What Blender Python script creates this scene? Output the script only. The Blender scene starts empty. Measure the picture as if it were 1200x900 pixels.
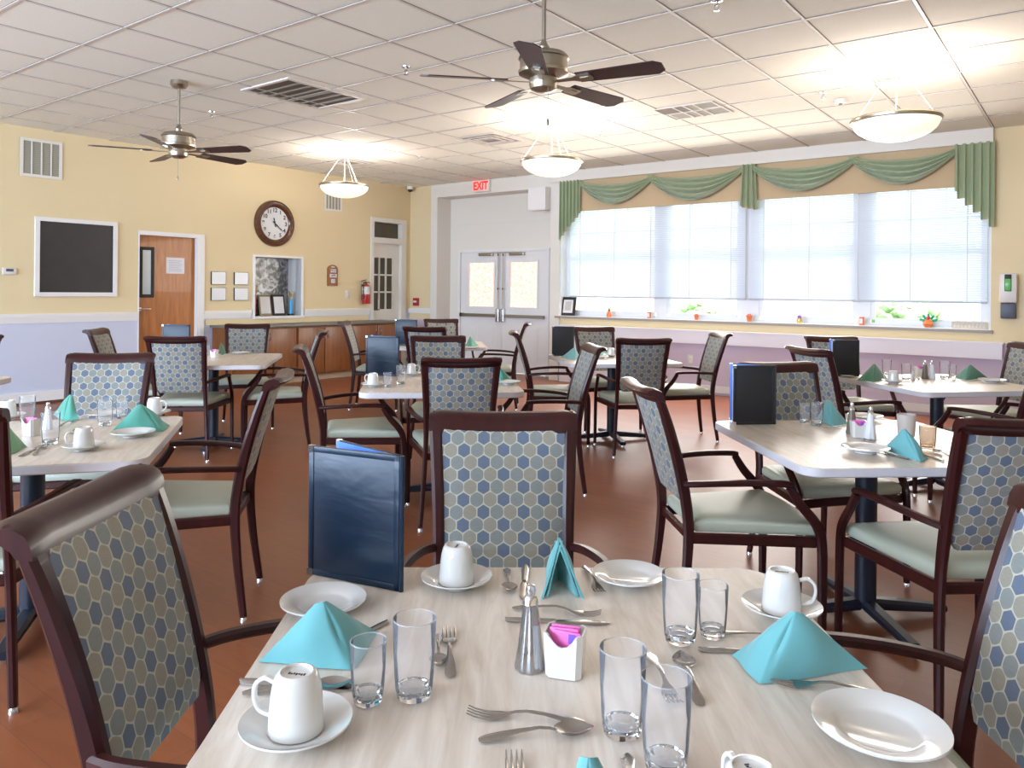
import bpy, bmesh, math, random
from mathutils import Vector, Matrix
random.seed(7)
SC = bpy.context.scene
COL = SC.collection
R = math.radians
# ------------------------------------------------------------------ camera, world, lights, exposure
EYE = 1.29; FPX = 901.8; HORIZON = 340.4; ROLL = .0098; YAW = R(37.265)
cam_d = bpy.data.cameras.new('camera'); cam = bpy.data.objects.new('camera', cam_d); COL.objects.link(cam)
cam_d.sensor_width = 36; cam_d.lens = FPX / 1200 * 36
cam_d.shift_y = -(450 - HORIZON) / 1200
cam_d.clip_start = .02
cam.matrix_world = Matrix.Translation((0, 0, EYE)) @ Matrix.Rotation(YAW, 4, 'Z') @ Matrix.Rotation(R(90), 4, 'X') @ Matrix.Rotation(ROLL, 4, 'Z')
SC.camera = cam
SC.view_settings.view_transform = 'Standard'; SC.view_settings.look = 'None'
SC.view_settings.gamma = 1; SC.view_settings.use_curve_mapping = False
SC.view_settings.exposure = 0.75
SC.cycles.max_bounces = 8; SC.cycles.transparent_max_bounces = 24
SC.cycles.sample_clamp_indirect = 6
world = bpy.data.worlds.new('daylight'); SC.world = world; world.use_nodes = True
bg = world.node_tree.nodes['Background']
bg.inputs[0].default_value = (.80, .90, 1, 1); bg.inputs[1].default_value = 2.3

def area(name, loc, rot, sx, sy, power, color, portal=False):
    l = bpy.data.lights.new(name, 'AREA'); l.shape = 'RECTANGLE'; l.size = sx; l.size_y = sy
    l.energy = power; l.color = color
    if portal: l.cycles.is_portal = True
    o = bpy.data.objects.new(name, l); COL.objects.link(o); o.location = loc; o.rotation_euler = rot
    return o
# daylight of the window wall behind the camera, and of the window wall in view
area('back_window_daylight', (-4.5, -3.9, 1.75), (R(90), 0, 0), 8.6, 1.8, 540, (.58, .75, 1))
area('side_window_daylight', (-3.5, 9.06, 1.75), (R(-70), 0, 0), 5.0, 1.2, 95, (1, .92, .83))
sun_d = bpy.data.lights.new('sun', 'SUN'); sun_d.energy = 9.0; sun_d.angle = R(2); sun_d.color = (1, .95, .86)
sun = bpy.data.objects.new('sun', sun_d); COL.objects.link(sun); sun.rotation_euler = (R(38), R(15), R(20))

# ------------------------------------------------------------------ pixel rays (camera model above) used to read places off known planes
CY, SY = math.cos(YAW), math.sin(YAW)
DA = 9.2; DB = 9.2 / .9942; CEIL = 3.0
def ray(x, y):
    dx, dy = x - 600, y - HORIZON
    X = (dx * math.cos(ROLL) + dy * math.sin(ROLL)) / FPX
    Y = (-dx * math.sin(ROLL) + dy * math.cos(ROLL)) / FPX
    return X * CY - SY, X * SY + CY, -Y
def at(x, y, h=0.0):
    r = ray(x, y); t = (h - EYE) / r[2]
    return Vector((r[0] * t, r[1] * t, h))

# ------------------------------------------------------------------ materials
def nt(name):
    m = bpy.data.materials.new(name); m.use_nodes = True
    t = m.node_tree; return m, t, t.nodes, t.links, t.nodes['Principled BSDF']
def pbr(name, col, rough=.5, metal=0, coat=0, spec=.5, noise=0, nscale=20, bump=0, bscale=200, emit=None, es=0, sheen=0):
    m, t, N, L, b = nt(name)
    b.inputs['Base Color'].default_value = (*col, 1); b.inputs['Roughness'].default_value = rough
    b.inputs['Metallic'].default_value = metal; b.inputs['Coat Weight'].default_value = coat
    b.inputs['Specular IOR Level'].default_value = spec; b.inputs['Sheen Weight'].default_value = sheen
    if noise:
        tc = N.new('ShaderNodeTexCoord'); n = N.new('ShaderNodeTexNoise'); n.inputs['Scale'].default_value = nscale
        n.inputs['Detail'].default_value = 4
        mx = N.new('ShaderNodeMix'); mx.data_type = 'RGBA'
        mx.inputs[6].default_value = (*[c * (1 - noise) for c in col], 1); mx.inputs[7].default_value = (*[min(1, c * (1 + noise)) for c in col], 1)
        L.new(tc.outputs['Object'], n.inputs['Vector']); L.new(n.outputs[0], mx.inputs[0]); L.new(mx.outputs[2], b.inputs['Base Color'])
    if bump:
        tc = N.new('ShaderNodeTexCoord'); n = N.new('ShaderNodeTexNoise'); n.inputs['Scale'].default_value = bscale
        bp = N.new('ShaderNodeBump'); bp.inputs['Strength'].default_value = bump; bp.inputs['Distance'].default_value = .004
        L.new(tc.outputs['Object'], n.inputs['Vector']); L.new(n.outputs[0], bp.inputs['Height']); L.new(bp.outputs[0], b.inputs['Normal'])
    if emit: b.inputs['Emission Color'].default_value = (*emit, 1); b.inputs['Emission Strength'].default_value = es
    return m
def wall_mat(name, up, low, z0):
    m, t, N, L, b = nt(name)
    g = N.new('ShaderNodeNewGeometry'); s = N.new('ShaderNodeSeparateXYZ'); L.new(g.outputs['Position'], s.inputs[0])
    lt = N.new('ShaderNodeMath'); lt.operation = 'LESS_THAN'; lt.inputs[1].default_value = z0; L.new(s.outputs[2], lt.inputs[0])
    n = N.new('ShaderNodeTexNoise'); n.inputs['Scale'].default_value = 1.3; L.new(g.outputs['Position'], n.inputs['Vector'])
    a = N.new('ShaderNodeMix'); a.data_type = 'RGBA'; a.inputs[6].default_value = (*[c * .97 for c in up], 1); a.inputs[7].default_value = (*[min(1, c * 1.03) for c in up], 1)
    L.new(n.outputs[0], a.inputs[0])
    mx = N.new('ShaderNodeMix'); mx.data_type = 'RGBA'; mx.inputs[7].default_value = (*low, 1)
    L.new(lt.outputs[0], mx.inputs[0]); L.new(a.outputs[2], mx.inputs[6]); L.new(mx.outputs[2], b.inputs['Base Color'])
    b.inputs['Roughness'].default_value = .6
    return m
def wood(name, c1, c2, rough=.4, scale=(3, 3, .35), coat=0):
    m, t, N, L, b = nt(name)
    tc = N.new('ShaderNodeTexCoord'); mp = N.new('ShaderNodeMapping'); mp.inputs['Scale'].default_value = scale
    n = N.new('ShaderNodeTexNoise'); n.inputs['Scale'].default_value = 6; n.inputs['Detail'].default_value = 6; n.inputs['Distortion'].default_value = .6
    r = N.new('ShaderNodeValToRGB'); r.color_ramp.elements[0].color = (*c1, 1); r.color_ramp.elements[1].color = (*c2, 1)
    r.color_ramp.elements[0].position = .3; r.color_ramp.elements[1].position = .7
    L.new(tc.outputs['Object'], mp.inputs[0]); L.new(mp.outputs[0], n.inputs['Vector']); L.new(n.outputs[0], r.inputs[0]); L.new(r.outputs[0], b.inputs['Base Color'])
    b.inputs['Roughness'].default_value = rough; b.inputs['Coat Weight'].default_value = coat
    return m
def fabric():
    m, t, N, L, b = nt('hexagon_upholstery')
    tc = N.new('ShaderNodeTexCoord'); sp = N.new('ShaderNodeSeparateXYZ'); L.new(tc.outputs['Object'], sp.inputs[0])
    def M(op, a, b_=None, c_=None):
        n = N.new('ShaderNodeMath'); n.operation = op
        for i, v in enumerate((a, b_, c_)):
            if v is None: continue
            if isinstance(v, (int, float)): n.inputs[i].default_value = v
            else: L.new(v, n.inputs[i])
        return n.outputs[0]
    PX = .0372; PZ = PX * .866
    u = M('DIVIDE', M('ADD', sp.outputs[0], 10 * PX * 3), PX); v = M('DIVIDE', sp.outputs[2], PX)
    H = 1.7320508
    # lattice A : centres (i, 2j*.866) ; lattice B : (i+.5, (2j+1)*.866)
    ai = M('ROUND', u); aj = M('ROUND', M('DIVIDE', v, H))
    ax = M('SUBTRACT', u, ai); az = M('SUBTRACT', v, M('MULTIPLY', aj, H))
    bi = M('FLOOR', u); bj = M('FLOOR', M('DIVIDE', v, H))
    bx = M('SUBTRACT', M('SUBTRACT', u, bi), .5); bz = M('SUBTRACT', M('SUBTRACT', v, M('MULTIPLY', bj, H)), .8660254)
    def hexd(x, z):
        x = M('ABSOLUTE', x); z = M('ABSOLUTE', z)
        h = M('MAXIMUM', x, M('ADD', M('MULTIPLY', x, .5), M('MULTIPLY', z, .8660254)))
        e = M('SQRT', M('ADD', M('MULTIPLY', x, x), M('MULTIPLY', z, z)))
        return h, e
    ha, ea = hexd(ax, az); hb, eb = hexd(bx, bz)
    useb = M('LESS_THAN', hb, ha)
    def pick(a, b2):
        return M('ADD', M('MULTIPLY', b2, useb), M('MULTIPLY', a, M('SUBTRACT', 1, useb)))
    hd = pick(ha, hb)
    k = pick(M('MODULO', ai, 3), M('MODULO', M('ADD', bi, 2), 3))
    e = pick(ea, eb)
    r = N.new('ShaderNodeValToRGB'); r.color_ramp.interpolation = 'CONSTANT'
    r.color_ramp.elements[0].color = (.115, .145, .20, 1); r.color_ramp.elements[0].position = 0
    r.color_ramp.elements[1].color = (.28, .255, .20, 1); r.color_ramp.elements[1].position = .25
    q = r.color_ramp.elements.new(.6); q.color = (.215, .23, .215, 1)
    L.new(M('DIVIDE', k, 2.5), r.inputs[0])
    # woven streaks
    mp = N.new('ShaderNodeMapping'); mp.inputs['Scale'].default_value = (60, 60, 900); L.new(tc.outputs['Object'], mp.inputs[0])
    nz = N.new('ShaderNodeTexNoise'); nz.inputs['Scale'].default_value = 1; L.new(mp.outputs[0], nz.inputs['Vector'])
    st = N.new('ShaderNodeMix'); st.data_type = 'RGBA'; st.blend_type = 'MULTIPLY'; st.inputs[0].default_value = .5
    rr = N.new('ShaderNodeValToRGB'); rr.color_ramp.elements[0].color = (.5, .5, .5, 1); rr.color_ramp.elements[1].color = (1.3, 1.3, 1.3, 1)
    L.new(nz.outputs[0], rr.inputs[0]); L.new(r.outputs[0], st.inputs[6]); L.new(rr.outputs[0], st.inputs[7])
    # cream outline, rounded for the pale cells, straight (star-like) for the blue ones
    blue = M('LESS_THAN', k, .5)
    lim = M('ADD', .405, M('MULTIPLY', blue, .0))
    o1 = M('GREATER_THAN', M('ADD', M('MULTIPLY', hd, .45), M('MULTIPLY', e, .55)), .478)
    o2 = M('GREATER_THAN', hd, M('SUBTRACT', .478, M('MULTIPLY', blue, .035)))
    ol = M('MAXIMUM', o1, o2)
    mx = N.new('ShaderNodeMix'); mx.data_type = 'RGBA'; mx.inputs[7].default_value = (.46, .43, .34, 1)
    L.new(ol, mx.inputs[0]); L.new(st.outputs[2], mx.inputs[6]); L.new(mx.outputs[2], b.inputs['Base Color'])
    b.inputs['Roughness'].default_value = .75; b.inputs['Sheen Weight'].default_value = .25; b.inputs['Sheen Roughness'].default_value = .4
    return m
def laminate():
    m, t, N, L, b = nt('pale_wood_laminate')
    tc = N.new('ShaderNodeTexCoord'); mp = N.new('ShaderNodeMapping'); mp.inputs['Scale'].default_value = (9, 1.1, 1); mp.inputs['Rotation'].default_value = (0, 0, R(8))
    n = N.new('ShaderNodeTexNoise'); n.inputs['Scale'].default_value = 4; n.inputs['Detail'].default_value = 8; n.inputs['Distortion'].default_value = .8; n.inputs['Roughness'].default_value = .6
    r = N.new('ShaderNodeValToRGB'); r.color_ramp.elements[0].color = (.56, .46, .37, 1); r.color_ramp.elements[1].color = (.80, .71, .62, 1)
    r.color_ramp.elements[0].position = .25; r.color_ramp.elements[1].position = .68
    L.new(tc.outputs['Object'], mp.inputs[0]); L.new(mp.outputs[0], n.inputs['Vector']); L.new(n.outputs[0], r.inputs[0]); L.new(r.outputs[0], b.inputs['Base Color'])
    b.inputs['Roughness'].default_value = .32
    return m
def floor_mat():
    m, t, N, L, b = nt('red_brown_floor')
    tc = N.new('ShaderNodeTexCoord'); mp = N.new('ShaderNodeMapping'); mp.inputs['Scale'].default_value = (1, 7, 1); mp.inputs['Rotation'].default_value = (0, 0, R(0))
    n = N.new('ShaderNodeTexNoise'); n.inputs['Scale'].default_value = 5; n.inputs['Detail'].default_value = 8; n.inputs['Distortion'].default_value = .5
    br = N.new('ShaderNodeTexBrick'); br.inputs['Scale'].default_value = 1; br.inputs['Brick Width'].default_value = 1.0; br.inputs['Row Height'].default_value = .15; br.inputs['Mortar Size'].default_value = .0012
    br.inputs['Color1'].default_value = (.225, .066, .024, 1); br.inputs['Color2'].default_value = (.262, .079, .029, 1); br.inputs['Mortar'].default_value = (.17, .056, .024, 1)
    r = N.new('ShaderNodeValToRGB'); r.color_ramp.elements[0].color = (.72, .72, .72, 1); r.color_ramp.elements[1].color = (1.2, 1.2, 1.2, 1)
    mx = N.new('ShaderNodeMix'); mx.data_type = 'RGBA'; mx.blend_type = 'MULTIPLY'; mx.inputs[0].default_value = 1
    L.new(tc.outputs['Object'], mp.inputs[0]); L.new(mp.outputs[0], n.inputs['Vector']); L.new(n.outputs[0], r.inputs[0])
    L.new(tc.outputs['Object'], br.inputs['Vector']); L.new(br.outputs[0], mx.inputs[6]); L.new(r.outputs[0], mx.inputs[7]); L.new(mx.outputs[2], b.inputs['Base Color'])
    b.inputs['Roughness'].default_value = .38
    return m
def thin_glass(name, tint=(1, 1, 1), body=.06, bcol=(.9, .9, .95)):
    m, t, N, L, b = nt(name); N.remove(b); out = N['Material Output']
    tr = N.new('ShaderNodeBsdfTransparent'); tr.inputs[0].default_value = (*tint, 1)
    gl = N.new('ShaderNodeBsdfGlossy'); gl.inputs['Roughness'].default_value = .04
    lw = N.new('ShaderNodeLayerWeight'); lw.inputs[0].default_value = .10
    m1 = N.new('ShaderNodeMixShader'); L.new(lw.outputs['Fresnel'], m1.inputs[0]); L.new(tr.outputs[0], m1.inputs[1]); L.new(gl.outputs[0], m1.inputs[2])
    df = N.new('ShaderNodeBsdfDiffuse'); df.inputs[0].default_value = (*bcol, 1)
    m2 = N.new('ShaderNodeMixShader'); m2.inputs[0].default_value = body; L.new(m1.outputs[0], m2.inputs[1]); L.new(df.outputs[0], m2.inputs[2])
    L.new(m2.outputs[0], out.inputs[0])
    return m
def blind_mat():
    m, t, N, L, b = nt('blind_slat_white'); N.remove(b); out = N['Material Output']
    d = N.new('ShaderNodeBsdfDiffuse'); d.inputs[0].default_value = (.80, .83, .90, 1)
    tl = N.new('ShaderNodeBsdfTranslucent'); tl.inputs[0].default_value = (.76, .82, .95, 1)
    mx = N.new('ShaderNodeMixShader'); mx.inputs[0].default_value = .22
    L.new(d.outputs[0], mx.inputs[1]); L.new(tl.outputs[0], mx.inputs[2]); L.new(mx.outputs[0], out.inputs[0])
    return m
def mottle(name, c1, c2, scale, rough=.4, metal=0):
    m, t, N, L, b = nt(name)
    tc = N.new('ShaderNodeTexCoord'); n = N.new('ShaderNodeTexNoise'); n.inputs['Scale'].default_value = scale; n.inputs['Detail'].default_value = 6; n.inputs['Distortion'].default_value = 1.5
    r = N.new('ShaderNodeValToRGB'); r.color_ramp.elements[0].color = (*c1, 1); r.color_ramp.elements[1].color = (*c2, 1)
    r.color_ramp.elements[0].position = .42; r.color_ramp.elements[1].position = .62
    L.new(tc.outputs['Object'], n.inputs['Vector']); L.new(n.outputs[0], r.inputs[0]); L.new(r.outputs[0], b.inputs['Base Color'])
    b.inputs['Roughness'].default_value = rough; b.inputs['Metallic'].default_value = metal
    return m
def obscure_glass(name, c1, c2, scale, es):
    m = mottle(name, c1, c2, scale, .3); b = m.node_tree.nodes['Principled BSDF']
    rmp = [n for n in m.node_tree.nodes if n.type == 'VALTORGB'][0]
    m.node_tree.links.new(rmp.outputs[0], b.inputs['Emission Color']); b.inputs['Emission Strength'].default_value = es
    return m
MAHOG = wood('mahogany_frame', (.027, .0045, .005), (.046, .008, .007), .34, (4, 4, .6), .08)
MAHOG.node_tree.nodes['Principled BSDF'].inputs['Specular IOR Level'].default_value = .3
FABRIC = fabric()
VINYL = pbr('sage_vinyl', (.45, .48, .385), .42, noise=.06, nscale=9)
LAM = laminate()
EDGE = pbr('table_edge_laminate', (.66, .63, .66), .35, noise=.06, nscale=12)
BLACKM = pbr('black_table_metal', (.010, .014, .028), .35)
CHROME = pbr('chrome', (.75, .75, .78), .15, 1)
STEEL = pbr('stainless_cutlery', (.43, .41, .39), .2, 1)
CHINA = pbr('white_china', (.70, .68, .65), .15, coat=.5)
MARK = pbr('stamp_ink', (.02, .02, .04), .5)
GLASS = thin_glass('tumbler_glass', (.995, .995, .995), .05)
GLASSB = thin_glass('tumbler_glass_base', (.96, .97, .98), .12, (.85, .86, .88))
REFR = pbr('moulded_glass', (.97, .98, 1), .03); REFR.node_tree.nodes['Principled BSDF'].inputs['Transmission Weight'].default_value = 1; REFR.node_tree.nodes['Principled BSDF'].inputs['IOR'].default_value = 1.45
AMBER = thin_glass('smoky_tumbler_glass', (.84, .78, .72), .16, (.75, .62, .5))
FROST = thin_glass('frosted_tumbler_plastic', (.8, .75, .72), .55, (.75, .68, .62))
def creased(name, col, rough):
    m, t, N, L, b = nt(name); b.inputs['Base Color'].default_value = (*col, 1); b.inputs['Roughness'].default_value = rough; b.inputs['Specular IOR Level'].default_value = .4
    tc = N.new('ShaderNodeTexCoord'); mp = N.new('ShaderNodeMapping'); mp.inputs['Scale'].default_value = (3, 3, 9)
    n = N.new('ShaderNodeTexNoise'); n.inputs['Scale'].default_value = 1.6; n.inputs['Detail'].default_value = 3; n.inputs['Distortion'].default_value = .5
    bp = N.new('ShaderNodeBump'); bp.inputs['Strength'].default_value = .55; bp.inputs['Distance'].default_value = .007
    L.new(tc.outputs['Object'], mp.inputs[0]); L.new(mp.outputs[0], n.inputs['Vector']); L.new(n.outputs[0], bp.inputs['Height']); L.new(bp.outputs[0], b.inputs['Normal'])
    return m
NAVY = creased('navy_leatherette', (.005, .017, .038), .36)
BLACKL = pbr('black_leatherette', (.014, .014, .018), .6, bump=.15, bscale=300)
PAGE_BLUE = pbr('blue_menu_sheet', (.08, .22, .75), .35)
PAGE = pbr('menu_page', (.75, .77, .85), .5)
TEAL = pbr('aqua_cloth', (.13, .37, .385), .85, noise=.06, nscale=30, sheen=.3)
GREEN = pbr('sea_green_cloth', (.07, .31, .24), .85, noise=.06, nscale=30, sheen=.3)
DKGREEN = pbr('dark_green_cloth', (.02, .16, .09), .85, sheen=.3)
SAGEC = pbr('pale_green_cloth', (.10, .28, .12), .85, sheen=.3)
PINK = pbr('pink_sweetener_paper', (.85, .16, .50), .5, noise=.15, nscale=90)
PURP = pbr('purple_print', (.22, .10, .55), .5)
WHITE = pbr('white_paint', (.78, .76, .74), .4)
WHITE2 = pbr('cream_white_paint', (.74, .71, .64), .45)
RADW = pbr('white_radiator_enamel', (.78, .75, .80), .4)
YWALL = (.73, .60, .36); LAV = (.57, .60, .72); LAVB = (.60, .52, .63)
WALLA = wall_mat('cream_wall_blue_wainscot', YWALL, LAV, .95)
WALLB = wall_mat('cream_wall_mauve_wainscot', YWALL, LAVB, .80)
WALLC = wall_mat('cream_wall', YWALL, LAV, .95)
FLOORM = floor_mat()
CEILM = pbr('ceiling_tile', (.86, .85, .74), .9, noise=.05, nscale=60, bump=.35, bscale=90)
BARM = pbr('ceiling_grid_white', (.70, .66, .60), .5)
BARD = pbr('ceiling_joint_shadow_gap', (.22, .19, .16), .9)
BRASSN = pbr('brushed_nickel', (.42, .38, .31), .32, 1)
BLADE = wood('dark_fan_blade', (.035, .012, .014), (.055, .02, .022), .35, (3, 3, 3))
GLOW = pbr('frosted_lamp_glass', (.9, .82, .7), .4, emit=(1, .87, .72), es=.5)
DOORW = wood('orange_oak_veneer', (.31, .095, .010), (.45, .155, .022), .4, (5, 5, .5), .2)
CABW = wood('oak_cabinet', (.165, .052, .010), (.25, .085, .018), .4, (6, 6, .5), .1)
COUNTER = pbr('grey_counter_laminate', (.16, .15, .12), .4)
DARK = pbr('dark_void', (.03, .028, .025), .8)
DGLASS = pbr('dark_door_glass', (.075, .06, .035), .12)
CHALK = pbr('charcoal_board', (.022, .02, .022), .45, noise=.3, nscale=6)
CLOCKW = wood('clock_walnut', (.065, .02, .008), (.12, .04, .014), .25, (4, 4, 4), .5)
CLOCKF = pbr('clock_face', (.70, .70, .70), .4)
INK = pbr('black_ink', (.012, .012, .012), .5)
RED = pbr('red_enamel', (.42, .012, .012), .3, coat=.4)
REDP = pbr('red_trophy_column', (.6, .01, .01), .3)
BLUEP = pbr('blue_trophy_column', (.03, .42, .8), .3)
GOLD = pbr('gold_plastic', (.75, .55, .18), .25, .8)
EXITR = pbr('exit_red', (.8, .02, .01), .4, emit=(1, .012, .008), es=1.1)
SWAG = pbr('sage_swag_cloth', (.30, .37, .21), .6, sheen=.5, noise=.05, nscale=8)
SWAGT = pbr('swag_tan_lining', (.50, .38, .22), .7)
VALT = pbr('tan_valance_cloth', (.56, .42, .25), .8, noise=.04, nscale=5)
BLIND = blind_mat()
WFRAME = pbr('white_window_frame', (.80, .80, .82), .4)
WGLASS = thin_glass('window_pane_glass', (.97, .99, 1), 0.0)
SILLM = pbr('grey_sill_edge', (.30, .27, .24), .5)
PAPER = pbr('paper', (.74, .73, .76), .6)
PRINTG = pbr('grey_print', (.35, .35, .38), .6)
OFFW = pbr('offwhite_plastic', (.70, .66, .62), .35)
SLATEP = pbr('slate_plastic', (.075, .085, .12), .45)
GELG = pbr('green_gel', (.12, .42, .10), .25)
TERRA = pbr('orange_ceramic', (.62, .17, .05), .35, noise=.2, nscale=60)
WOODC = wood('honey_wood_plaque', (.26, .09, .025), (.36, .14, .04), .4)
MIRR = pbr('silver_glazed_print', (.46, .47, .50), .35, .3)
FOIL = mottle('mottled_silver_sheet', (.10, .095, .085), (.42, .44, .46), 9, .3, .3)
PEACH = obscure_glass('peach_obscure_glass_glow', (.86, .58, .44), (1, .86, .76), 30, .42)  # door glass emits its own pattern colour, imitating light coming through
PANELSH = pbr('vent_dark', (.14, .11, .085), .7)
GRILLE = pbr('vent_grey_mesh', (.30, .29, .23), .7)
BASEB = pbr('dark_floor_cove', (.10, .045, .03), .5)
GRASS = pbr('lawn', (.36, .46, .24), .9, noise=.2, nscale=3)
LEAF = pbr('hedge_leaf', (.30, .42, .22), .8, noise=.3, nscale=6)
BRICK = pbr('pale_brick_facade', (.62, .40, .33), .8, noise=.1, nscale=4)

# ------------------------------------------------------------------ mesh helpers
class B:
    def __init__(s): s.bm = bmesh.new()
    def box(s, cx, cy, cz, sx, sy, sz, rz=0, M=None, bev=0):
        r = bmesh.ops.create_cube(s.bm, size=1)
        mt = Matrix.Translation((cx, cy, cz)) @ Matrix.Rotation(rz, 4, 'Z') @ Matrix.Diagonal((sx, sy, sz, 1))
        if M: mt = M @ mt
        bmesh.ops.transform(s.bm, matrix=mt, verts=r['verts'])
        if bev:
            es = list({e for v in r['verts'] for e in v.link_edges})
            bmesh.ops.bevel(s.bm, geom=es, offset=bev, segments=2, affect='EDGES', profile=.5)
        return s
    def span(s, x0, x1, y0, y1, z0, z1, bev=0):
        return s.box((x0 + x1) / 2, (y0 + y1) / 2, (z0 + z1) / 2, abs(x1 - x0), abs(y1 - y0), abs(z1 - z0), bev=bev)
    def lathe(s, prof, n=24, M=None, closed=False, fl=None):
        rings = []
        for i, (r, z) in enumerate(prof):
            ring = []
            for k in range(n):
                a = 2 * math.pi * k / n; rr = r * (fl(k, n, z) if fl else 1)
                v = Vector((rr * math.cos(a), rr * math.sin(a), z))
                if M: v = M @ v
                ring.append(s.bm.verts.new(v))
            rings.append(ring)
        pr = list(zip(rings, rings[1:] + ([rings[0]] if closed else [])))
        if not closed: pr = pr[:len(rings) - 1]
        for a, b in pr:
            for k in range(n):
                s.bm.faces.new((a[k], a[(k + 1) % n], b[(k + 1) % n], b[k]))
        if not closed:
            for ring, rv in ((rings[0], True), (rings[-1], False)):
                if prof[rings.index(ring)][0] > 1e-4: s.bm.faces.new(ring[::-1] if rv else ring)
        return s
    def sweep(s, pts, w, h=None, up=(0, 0, 1), n=8, rnd=True, cap=True, M=None):
        """tube along pts: round (h None) or rounded rectangle w x h ; w,h may be lists"""
        pts = [Vector(p) for p in pts]; rings = []
        for i, p in enumerate(pts):
            t = (pts[min(i + 1, len(pts) - 1)] - pts[max(i - 1, 0)]).normalized()
            upv = Vector(up); sd = t.cross(upv)
            if sd.length < 1e-3: sd = t.cross(Vector((0, 1, 0)))
            sd.normalize(); u2 = sd.cross(t).normalized()
            wi = w[i] if isinstance(w, (list, tuple)) else w
            ring = []
            if h is None:
                for k in range(n):
                    a = 2 * math.pi * k / n; ring.append(p + sd * (math.cos(a) * wi) + u2 * (math.sin(a) * wi))
            else:
                hi = h[i] if isinstance(h, (list, tuple)) else h
                c = min(wi, hi) * .28
                for (a, b_) in ((wi/2, hi/2 - c), (wi/2 - c, hi/2), (-wi/2 + c, hi/2), (-wi/2, hi/2 - c), (-wi/2, -hi/2 + c), (-wi/2 + c, -hi/2), (wi/2 - c, -hi/2), (wi/2, -hi/2 + c)):
                    ring.append(p + sd * a + u2 * b_)
            if M: ring = [M @ v for v in ring]
            rings.append([s.bm.verts.new(v) for v in ring])
        for a, b in zip(rings, rings[1:]):
            m = len(a)
            for k in range(m): s.bm.faces.new((a[k], a[(k + 1) % m], b[(k + 1) % m], b[k]))
        if cap:
            s.bm.faces.new(rings[0][::-1]); s.bm.faces.new(rings[-1])
        return s
    def grid(s, f, nu, nv, th=0):
        """surface f(u,v)->(x,y,z)"""
        vs = [[s.bm.verts.new(f(i / nu, j / nv)) for j in range(nv + 1)] for i in range(nu + 1)]
        for i in range(nu):
            for j in range(nv): s.bm.faces.new((vs[i][j], vs[i + 1][j], vs[i + 1][j + 1], vs[i][j + 1]))
        if th:
            s.bm.normal_update(); g = list(s.bm.faces)
            bmesh.ops.solidify(s.bm, geom=g, thickness=th)
        return s
    def prism(s, poly, a, b, axis='z', M=None):
        def P(x, y, t):
            v = Vector((x, y, t)) if axis == 'z' else (Vector((x, t, y)) if axis == 'y' else Vector((t, x, y)))
            return M @ v if M else v
        lo = [s.bm.verts.new(P(x, y, a)) for x, y in poly]; hi = [s.bm.verts.new(P(x, y, b)) for x, y in poly]
        n = len(poly)
        for k in range(n): s.bm.faces.new((lo[k], lo[(k + 1) % n], hi[(k + 1) % n], hi[k]))
        s.bm.faces.new(lo[::-1]); s.bm.faces.new(hi)
        return s
    def text(s, body, size, M, ext=.001, bold=0):
        c = bpy.data.curves.new('tmp_text', 'FONT'); c.offset = bold; c.body = body; c.size = size; c.extrude = ext; c.align_x = 'CENTER'; c.align_y = 'CENTER'
        o = bpy.data.objects.new('tmp_text', c); COL.objects.link(o)
        me = bpy.data.meshes.new_from_object(o.evaluated_get(bpy.context.evaluated_depsgraph_get()))
        me.transform(M); s.bm.from_mesh(me)
        bpy.data.objects.remove(o); bpy.data.curves.remove(c); bpy.data.meshes.remove(me)
        return s
    def done(s, name, mat, parent=None, smooth=35, kind=None, label=None):
        bmesh.ops.recalc_face_normals(s.bm, faces=s.bm.faces)
        me = bpy.data.meshes.new(name); s.bm.to_mesh(me); s.bm.free()
        if smooth:
            for p in me.polygons: p.use_smooth = True
            me.set_sharp_from_angle(angle=R(smooth))
        me.materials.append(mat)
        o = bpy.data.objects.new(name, me); COL.objects.link(o)
        if parent: o.parent = parent
        if kind: o['kind'] = kind
        if label: o['label'] = label
        return o
def crom(pts, sub=4):
    pts = [Vector(p) for p in pts]; P = [pts[0]] + pts + [pts[-1]]; out = []
    for i in range(1, len(P) - 2):
        p0, p1, p2, p3 = P[i - 1], P[i], P[i + 1], P[i + 2]
        for k in range(sub):
            t = k / sub
            out.append(.5 * ((2 * p1) + (p2 - p0) * t + (2 * p0 - 5 * p1 + 4 * p2 - p3) * t * t + (3 * p1 - p0 - 3 * p2 + p3) * t ** 3))
    out.append(pts[-1]); return out
def thing(name, loc=(0, 0, 0), rz=0):
    o = bpy.data.objects.new(name, None); COL.objects.link(o); o.empty_display_size = .05
    o.location = loc; o.rotation_euler = (0, 0, rz); return o
def tag(o, label, cat, group=None):
    o['label'] = label; o['category'] = cat
    if group: o['group'] = group
    return o
KIDS = {}
def copy_tree(o, parent=None):
    c = o.copy(); COL.objects.link(c)
    if parent: c.parent = parent
    for ch in [x for x in COL.objects if x.parent == o]: copy_tree(ch, c)
    return c
PROTO = {}
def spawn(kind, build, loc, rz, label, cat, group=None, scale=1):
    if kind in PROTO: o = copy_tree(PROTO[kind])
    else: o = build(); PROTO[kind] = o
    o.location = loc; o.rotation_euler = (0, 0, rz); o.scale = (scale,) * 3
    if 'group' in o: del o['group']
    return tag(o, label, cat, group)
def struct(b, name, mat, smooth=0):
    return b.done(name, mat, None, smooth, 'structure')

# ------------------------------------------------------------------ room shell
XR = 3.0; YBK = -4.0
struct(B().span(-DA - .3, XR + .2, YBK - .2, DB + .35, -.1, 0), 'floor', FLOORM)
struct(B().span(-DA - .3, XR + .2, YBK - .2, DB + .35, CEIL, CEIL + .1), 'ceiling', CEILM)
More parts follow.
